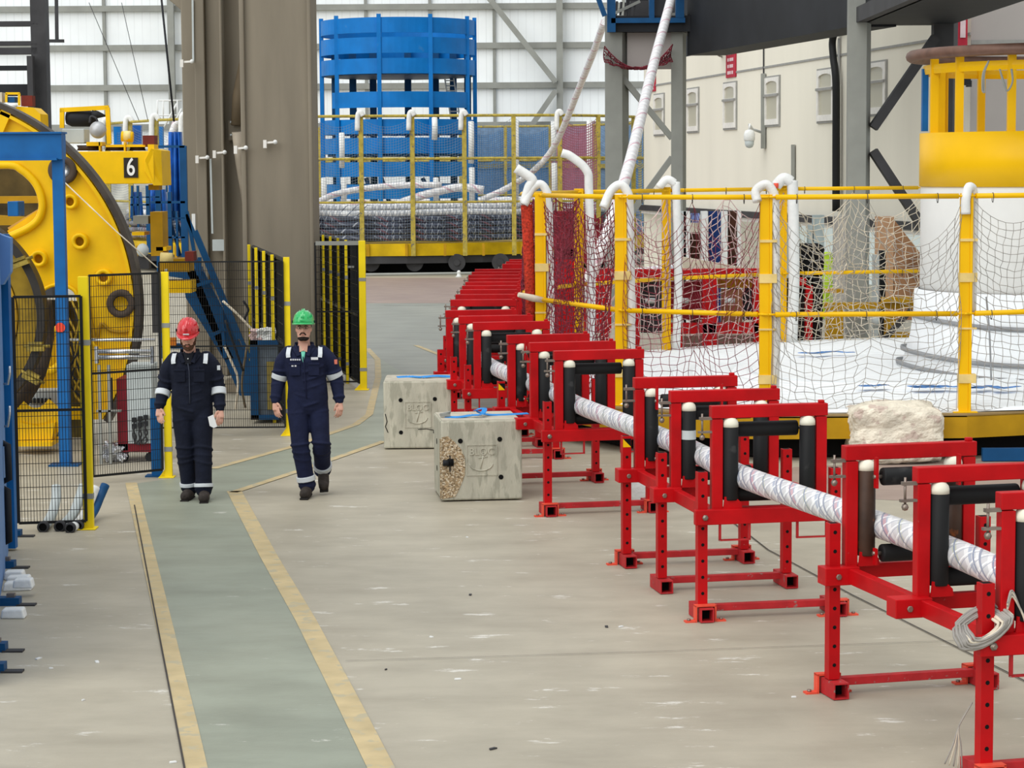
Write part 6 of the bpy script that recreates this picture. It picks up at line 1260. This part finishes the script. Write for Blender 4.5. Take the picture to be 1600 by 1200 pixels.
def person(name_label, loc, rz, J, look, helmet, coverall, skinm, beard, glasses, extras):
    t = thing('person', name_label, 'person', loc, rz)
    V = Vector
    hc = V(J['head']); tilt = Matrix.Translation(hc) @ Matrix.Rotation(look[1], 4, 'Z') @ Matrix.Rotation(look[0], 4, 'X')
    # ---- body: one continuous surface (head, neck, trunk, arms, hands, legs)
    mb = MB(); hd = MB()
    hs = [(-.118, .030, .036, -.052), (-.108, .046, .052, -.040), (-.09, .056, .070, -.024), (-.06, .064, .086, -.008), (-.03, .069, .094, 0), (0, .073, .097, .004), (.03, .075, .098, .008), (.06, .074, .096, .010), (.085, .065, .084, .012), (.105, .045, .06, .012), (.114, .02, .03, .012)]
    loft(hd, [(V((0, y, z)), rx, ry) for (z, rx, ry, y) in hs], 28)
    hd.tube([(0, -.092, .012), (0, -.104, -.012), (0, -.113, -.030), (0, -.100, -.038)], [.008, .010, .015, .011], 10)          # nose
    for s in (-1, 1):
        hd.ball((s * .013, -.100, -.032), .008, 8); hd.ball((s * .076, .004, -.008), .02, 10, sc=(.35, .7, 1.25)); hd.ball((s * .030, -.084, .018), .015, 10, sc=(1.3, .5, .5)); hd.ball((s * .040, -.070, -.028), .022, 10, sc=(1, .7, .8))
    hd.tube([(-.022, -.094, -.060), (0, -.101, -.058), (.022, -.094, -.060)], [.004, .0075, .004], 8); hd.tube([(-.018, -.093, -.068), (0, -.100, -.069), (.018, -.093, -.068)], [.004, .007, .004], 8)
    hd.ball((0, -.078, -.104), .022, 10, sc=(1.2, 1, .8))
    mb.add(hd, tilt)
    nb = V(J['neck']); mb.tube([nb - V((0, 0, .06)), nb + V((0, .0, .02)), tilt @ V((0, .01, -.085)), tilt @ V((0, .012, -.04))], [.075, .060, .056, .054], 18)
    hp = V(J['hips']); ch = V(J['chest'])
    loft(mb, [(hp + V((0, 0, -.10)), .13, .10), (hp, .16, .115), (hp + V((0, 0, .12)), .14, .105), (ch + V((0, 0, -.12)), .15, .11), (ch, .165, .11), (ch + V((0, .01, .11)), .145, .08), (nb + V((0, .01, -.03)), .10, .07)], 24)
    for s in ('L', 'R'):
        sh, el, wr, ht = [V(J[k + s]) for k in ('sho', 'elb', 'wri', 'hnd')]
        limb(mb, [sh, sh.lerp(el, .4), el, el.lerp(wr, .4), wr], [.046, .046, .042, .038, .028], 14); hand(mb, wr, ht - wr, 1 if s == 'R' else -1, J.get('curl' + s, .5))
        h_, kn, an = [V(J[k + s]) for k in ('hip', 'kne', 'ank')]; limb(mb, [h_, h_.lerp(kn, .5), kn, kn.lerp(an, .35), an], [.088, .076, .056, .056, .040], 16)
    b = mb.build('body', skinm, t, local=True); remesh(b, .0048, 3, .4)
    # eyes and brows
    for s in (-1, 1):
        e = MB(); e.ball(tilt @ V((s * .030, -.0885, .004)), .0095, 12, sc=(1.3, .6, .6)); e.build('eye', EYE, t, local=True)
    br = MB()
    for s in (-1, 1): br.tube([tilt @ V((s * .016, -.098, .020)), tilt @ V((s * .032, -.098, .026)), tilt @ V((s * .050, -.084, .022))], [.003, .0045, .003], 6)
    br.build('eyebrows', beard, t, local=True)
    bd = MB(); full = extras.get('full', 1)
    R_ = MB(); loft(R_, [(V((0, y, z)), rx * 1.05, ry * 1.04) for (z, rx, ry, y) in ([(-.124, .028, .034, -.052), (-.112, .046, .053, -.042), (-.09, .057, .071, -.025), (-.066, .063, .084, -.012), (-.052, .060, .07, -.002)] if full else [(-.124, .029, .035, -.052), (-.113, .046, .054, -.043), (-.100, .055, .066, -.032), (-.088, .053, .070, -.026), (-.078, .036, .058, -.03)])], 28)
    bd.add(R_, tilt)
    if full: 
        for s in (-1, 1): bd.add(MB().tube([(s * .056, -.060, -.060), (s * .066, -.03, -.04), (s * .070, -.008, -.012), (s * .069, .0, .02)], [.020, .015, .012, .008], 8), tilt)
    bd.add(MB().tube([(-.030, -.091, -.066), (-.018, -.101, -.050), (0, -.106, -.047), (.018, -.101, -.050), (.030, -.091, -.066)], [.006, .006, .0055, .006, .006], 8), tilt)
    bo = bd.build('beard', beard, t, local=True)
    lp = MB().add(MB().tube([(-.016, -.1035, -.064), (0, -.1085, -.063), (.016, -.1035, -.064)], [.003, .0055, .003], 6), tilt); lp.build('lips', mat('lips', (176, 110, 100), .5), t, local=True)
    hr = MB(); loft(hr, [(V((0, .03, -.045)), .062, .062), (V((0, .026, 0)), .0765, .082), (V((0, .018, .05)), .078, .094), (V((0, .012, .07)), .077, .099)], 24); hb = MB().add(hr, tilt).build('hair', beard, t, local=True)
    # ---- helmet
    hm = MB(); prof = [(.128, .052), (.126, .07), (.120, .10), (.106, .135), (.08, .163), (.045, .180), (.005, .186)]; n = 40; k0 = len(hm.v)
    for (r, z) in prof:
        for j in range(n): a = 2 * PI * j / n; hm.v.append(V((r * .86 * math.cos(a), r * 1.08 * math.sin(a) + .008, z)))
    for i in range(len(prof) - 1):
        for j in range(n): j2 = (j + 1) % n; hm.face((i * n + j, i * n + j2, (i + 1) * n + j2, (i + 1) * n + j), 0, True)
    hm.face([(len(prof) - 1) * n + j for j in range(n)], 0, True)
    hm.tube([(0, -.118, .10), (0, -.08, .158), (0, 0, .192), (0, .09, .158), (0, .13, .10)], [(.016, .006)] * 5, 10)
    for s in (-1, 1): hm.tube([(s * .05, -.10, .10), (s * .045, -.06, .155), (s * .04, .03, .178), (s * .045, .10, .14)], .005, 8)
    H = MB().add(hm, tilt).build('helmet', helmet, t, local=True); so = H.modifiers.new('s', 'SOLIDIFY'); so.thickness = .004
    bk = MB(); m_ = 20; pts_t = []
    for j in range(m_ + 1):
        a = PI + PI * j / m_; ca, sa = math.cos(a), math.sin(a); ri = (.110, .136); ext = .052 * max(0, -sa) ** 1.1 + .006
        pts_t.append((V((ca * ri[0], sa * ri[1] + .008, .056)), V((ca * (ri[0] + ext * .35), sa * (ri[1] + ext) + .008, .040 - .0 * sa))))
    for j in range(m_ + 1): bk.v += [pts_t[j][0], pts_t[j][1]]
    for j in range(m_): bk.face((j * 2, j * 2 + 1, j * 2 + 3, j * 2 + 2), 0, True)
    B_ = MB().add(bk, tilt).build('helmet_peak', helmet, H, local=True); so = B_.modifiers.new('s', 'SOLIDIFY'); so.thickness = .005
    rim = MB(); rim.tube([(.111 * math.cos(2 * PI * j / 40), .139 * math.sin(2 * PI * j / 40) + .008, .052) for j in range(40)], .005, 6, closed=True); MB().add(rim, tilt).build('helmet_rim', helmet, H, local=True)
    MB().add(MB().cbox((0, -.138, .078), (.058, .006, .012)), tilt).build('helmet_label', REFL if extras.get('redlabel') else helmet, H, local=True)
    mb_ = MB()
    for s in (-1, 1): mb_.add(MB().ball((s * .112, -.01, .07), .014, 10, sc=(.5, 1, 1.2)), tilt)
    mb_.build('helmet_clips', DARK, H, local=True)
    if glasses:
        g = MB()
        for s in (-1, 1):
            g.tube([(s * .031 + .023 * math.cos(a), -.110 + .010 * abs(s * .031 + .023 * math.cos(a)) * 10 * .3, .004 + .015 * math.sin(a)) for a in [2 * PI * k / 20 for k in range(20)]], .0017, 6, closed=True)
            g.tube([(s * .054, -.100, .008), (s * .074, -.04, .008), (s * .078, .01, .004)], .0018, 6)
        g.tube([(-.009, -.110, .006), (.009, -.110, .006)], .0018, 6); MB().add(g, tilt).build('glasses', DARK, t, local=True)
    # ---- coverall
    cv = MB()
    loft(cv, [(hp + V((0, 0, -.17)), .14, .10), (hp + V((0, 0, -.12)), .185, .125), (hp + V((0, 0, -.02)), .205, .138), (hp + V((0, 0, .10)), .196, .138), (hp.lerp(ch, .62), .196, .138), (ch + V((0, 0, -.06)), .208, .140), (ch + V((0, 0, .04)), .216, .138), (ch + V((0, .01, .11)), .205, .120), (ch + V((0, .014, .15)), .165, .10), (nb + V((0, .014, -.020)), .105, .085), (nb + V((0, .014, .0)), .085, .075)], 40)
    AR = {}; LG = {}
    for s in ('L', 'R'):
        sg = -1 if s == 'L' else 1
        sh, el, wr = [V(J[k + s]) for k in ('sho', 'elb', 'wri')]
        ap = [sh + V((-sg * .03, 0, .005)), sh.lerp(el, .35) + V((sg * .008, 0, 0)), sh.lerp(el, .75), el, el.lerp(wr, .35), el.lerp(wr, .75), wr + (el - wr) * .03]; ar = [.078, .084, .073, .066, .066, .056, .048]; AR[s] = (ap, ar); limb(cv, ap, ar, 22)
        h_, kn, an = [V(J[k + s]) for k in ('hip', 'kne', 'ank')]
        lp_ = [h_ + V((0, 0, .04)), h_.lerp(kn, .3), h_.lerp(kn, .7), kn, kn.lerp(an, .3), kn.lerp(an, .7), kn.lerp(an, .92), kn.lerp(an, 1.02)]; lr = [.108, .108, .094, .086, .086, .082, .084, .084]; LG[s] = (lp_, lr); limb(cv, lp_, lr, 24)
    # folds: soft rolls of cloth at elbow, knee, crotch and ankle
    rnd = random.Random(extras['seed'])
    for s in ('L', 'R'):
        for (pts, rs, us) in ((AR[s][0], AR[s][1], (.30, .42, .52, .62, .9)), (LG[s][0], LG[s][1], (.12, .42, .50, .58, .82, .93, .98))):
            q = curve_pts(pts, 10); N_ = len(q) - 1
            for u in us:
                i = int(u * N_); r = rs[min(len(rs) - 1, int(u * (len(rs) - 1)))]; d = (q[min(i + 1, N_)] - q[i - 1]).normalized(); a_, b_ = frame_of(d); ti = rnd.uniform(-.35, .35); n_ = 14
                cv.tube([q[i] + a_ * math.cos(2 * PI * k / n_) * r * .97 + b_ * math.sin(2 * PI * k / n_) * r * .97 + d * ti * r * math.cos(2 * PI * k / n_ + u * 9) for k in range(n_)], .010 + rnd.uniform(0, .004), 6, closed=True)
    for k in range(5): 
        z = hp.z - .05 + k * .085; sx = rnd.choice((-1, 1)); cv.tube(curve_pts([hp + V((sx * .17, -.07, z - hp.z + .03)), hp + V((sx * .09, -.128, z - hp.z)), hp + V((-sx * .03, -.135, z - hp.z - .035))], 4), .010, 6)
    co = cv.build('coverall', coverall, t, local=True); remesh(co, .0085, 5, .5)
    # collar, zip, pockets
    cl = MB()
    for sx in (-1, 1):
        cl.prism([nb + V((sx * .088, .03, .01)), nb + V((sx * .078, -.05, .018)), nb + V((sx * .028, -.125, -.09)), nb + V((sx * .065, -.128, -.10)), nb + V((sx * .118, -.06, -.03)), nb + V((sx * .116, .03, -.018))], (0, -.006, .004))
    cl.tube([nb + V((.092 * math.cos(a), .012 + .075 * math.sin(a), .014)) for a in [-.2 + (PI + .4) * k / 14 for k in range(15)]], [(.005, .02)] * 15, 6)
    cl.build('collar', coverall, co, local=True)
    zp = MB(); zp.tube([nb + V((0, -.138, -.10)), ch + V((0, -.152, .0)), hp.lerp(ch, .5) + V((0, -.150, 0)), hp + V((0, -.146, 0))], .005, 6); zp.build('zip_flap', extras['zipm'], co, local=True)
    for sx in (-1, 1):
        pk = MB(); c_ = ch + V((sx * .095, -.150, .0)); pk.cbox((c_.x, c_.y, c_.z + .012), (.115, .012, .022)); pk.cbox((c_.x, c_.y + .006, c_.z - .05), (.11, .010, .11)); pk.build('chest_pocket', coverall, co, local=True, bevel=.004)
    sh = MB() 
    if extras['shirt']:
        sh.prism([nb + V((-.030, -.075, .0)), nb + V((.030, -.075, .0)), nb + V((.010, -.142, -.13)), nb + V((0, -.146, -.16)), nb + V((-.010, -.142, -.13))], (0, -.004, .002)); sh.build('shirt', TEAL, co, local=True)
        sk = MB(); sk.prism([nb + V((-.045, -.060, .03)), nb + V((.045, -.060, .03)), nb + V((.038, -.100, -.06)), nb + V((0, -.112, -.045)), nb + V((-.038, -.100, -.06))], (0, -.004, .002)); sk.build('open_neck_skin', skinm, co, local=True)
    else:
        sh.prism([nb + V((-.052, -.060, .02)), nb + V((-.015, -.085, -.01)), nb + V((.015, -.085, -.01)), nb + V((.052, -.060, .02)), nb + V((.03, -.125, -.11)), nb + V((-.03, -.125, -.11))], (0, -.004, .002)); sh.build('undershirt', mat('black_shirt', (22, 24, 32), .8), co, local=True)
        MB().ball(nb + V((0, -.125, -.055)), .007, 8).build('button', WHT, co, local=True)
    # reflective tape
    for s in ('L', 'R'):
        a0, a1 = extras['arm_band'][s]; bandon(*AR[s], a0, a1, .012, REFL, 'arm_band', co); l0, l1 = extras['leg_band'][s]; bandon(*LG[s], l0, l1, .012, REFL, 'leg_band', co)
        sg = -1 if s == 'L' else 1; st = MB(); x = sg * .160
        q = [ch + V((x - sg * .004, -.130, .075)), ch + V((x, -.116, .11)), ch + V((x - sg * .004, -.06, .158)), ch + V((x - sg * .004, .02, .172)), ch + V((x, .09, .14))]
        cp_ = curve_pts(q, 5)
        for i in range(len(cp_) - 1): st.beam(cp_[i], cp_[i + 1] + (cp_[i + 1] - cp_[i]) * .1, .042, .012, upv=(0, -.6, .8) if i > 6 else (0, -1, .2))
        st.build('shoulder_tape', REFL, co, local=True)
    for (x, z, w_, h_, m_) in extras['patches']:
        MB().cbox(ch + V((x, -.160 + abs(x) * .12, z)), (w_, .006, h_)).build('chest_patch', m_, co, local=True, bevel=.001)
    if extras.get('armpatch'):
        ap = AR['R'][0]; q = ap[0].lerp(ap[1], .9) + V((.070, -.055, 0)); MB().cbox(q, (.03, .02, .045)).build('sleeve_patch', extras['armpatch'], co, local=True)
    # ---- boots
    for s in ('L', 'R'):
        an = V(J['ank' + s]); to = V(J['toe' + s]); d = (to - an); dn = d.normalized(); bt = MB(); heel = an + V(J.get('heel' + s, (0, .05, -.065)))
        bt.tube([an + V((0, .01, .10)), an + V((0, .01, .03)), an + V((0, .015, -.03))], [.060, .062, .062], 16)
        bt.tube([heel + (heel - to).normalized() * .012, heel, heel.lerp(to, .35) + V((0, 0, .012)), heel.lerp(to, .7), to, to + (to - heel).normalized() * .022], [.034, .052, .056, .058, .050, .024], 16); bt.ball(heel.lerp(to, .3) + V((0, 0, .045)), .045, 12)
        bo = bt.build('boot', BOOT, t, local=True); remesh(bo, .009, 5, .5)
        sl = MB(); h2 = (to - heel).normalized(); sn = Vector(J.get('soleN' + s, (0, 0, -1))); sl.beam(heel + sn * .040 - h2 * .035, to + sn * .040 + h2 * .045, .088, .020, upv=tuple(sn)); sl.build('sole', mat('boot_sole', (30, 27, 25), .8), bo, local=True, bevel=.008)
    return t
g1 = G(304, 780); g2 = G(480, 775)
# man with the red helmet, looking down
J1 = dict(head=(-.02, -.07, 1.635), neck=(-.02, .0, 1.47), chest=(-.01, .02, 1.29), hips=(-.01, .02, .97),
  shoL=(-.20, .02, 1.395), elbL=(-.285, .05, 1.12), wriL=(-.325, -.04, .93), hndL=(-.315, -.10, .84), shoR=(.17, .02, 1.40), elbR=(.245, .06, 1.13), wriR=(.275, -.03, .91), hndR=(.28, -.08, .82),
  hipL=(-.10, .02, .90), kneL=(-.085, .0, .50), ankL=(-.055, .06, .115), toeL=(-.075, -.14, .045), hipR=(.09, .02, .90), kneR=(.10, -.03, .50), ankR=(.105, -.08, .115), toeR=(.13, -.28, .045), heelL=(0, .05, -.068), heelR=(0, .05, -.065), curlL=.45, curlR=.6)
p1 = person('man in dark navy coverall and glossy red helmet, looking down, walking towards us', g1, 0, J1, (.34, 0), HRED, NAVY, SKIN, BEARD, False, dict(full=1, redlabel=1, seed=1, shirt=False, zipm=mat('zip_grey', (60, 66, 80), .5), arm_band=dict(L=(.60, .72), R=(.58, .70)), leg_band=dict(L=(.82, .90), R=(.82, .90)), patches=[(.09, .03, .012, .05, mat('pen_dark', (18, 22, 38), .6))], armpatch=REFL))
hx = Matrix.Translation(g1)
MBp = MB(); MBp.box((-.004, -.0, -.0), (.004, .004, .004))
ph = MB(); q = g1 + Vector((.205, -.16, .79)); ph.prism([q + Vector((-.035, 0, .05)), q + Vector((.02, -.01, .075)), q + Vector((.055, .0, -.045)), q + Vector((.02, .01, -.06)), q + Vector((-.02, .01, -.04))], (0, .008, 0)); tag(ph.build('white_paper', mat('white_paper', (246, 248, 250), .6)), 'white folded paper held in the hand of the man in the red helmet', 'paper')
# man with the green helmet, mid-stride
J2 = dict(head=(-.01, -.01, 1.685), neck=(-.01, .02, 1.515), chest=(.0, .02, 1.33), hips=(.02, .01, 1.00),
  shoL=(-.19, .02, 1.435), elbL=(-.275, .05, 1.16), wriL=(-.30, -.03, .965), hndL=(-.285, -.08, .86), shoR=(.20, .02, 1.435), elbR=(.305, .06, 1.17), wriR=(.335, .0, .96), hndR=(.34, -.04, .86),
  hipL=(-.08, .0, .93), kneL=(-.055, -.08, .52), ankL=(.005, -.04, .12), toeL=(-.005, -.25, .05), hipR=(.11, .03, .93), kneR=(.155, -.06, .53), ankR=(.14, .24, .235), toeR=(.165, .03, .085), heelL=(0, .05, -.065), heelR=(0, .065, -.01), soleNR=(0, .75, -.65), curlL=.55, curlR=.85)
PW = mat('patch_white', (214, 216, 220), .7)
p2 = person('man in navy blue coverall and green helmet with glasses, mid-stride towards us', g2, 0, J2, (-.10, 0), HGRN, NAVY2, SKIN, BEARDK, True, dict(full=0, seed=2, shirt=True, zipm=mat('zip_navy', (24, 30, 60), .6), arm_band=dict(L=(.34, .46), R=(.33, .45)), leg_band=dict(L=(.76, .84), R=(.76, .84)),
  patches=[(-.13 + .022 * k, .055, .016, .015, PW) for k in range(5)] + [(.105, .065, .07, .026, PW), (-.115, -.0, .022, .03, PW), (-.085, -.0, .018, .03, PW)], armpatch=mat('patch_flag', (214, 120, 100), .7)))
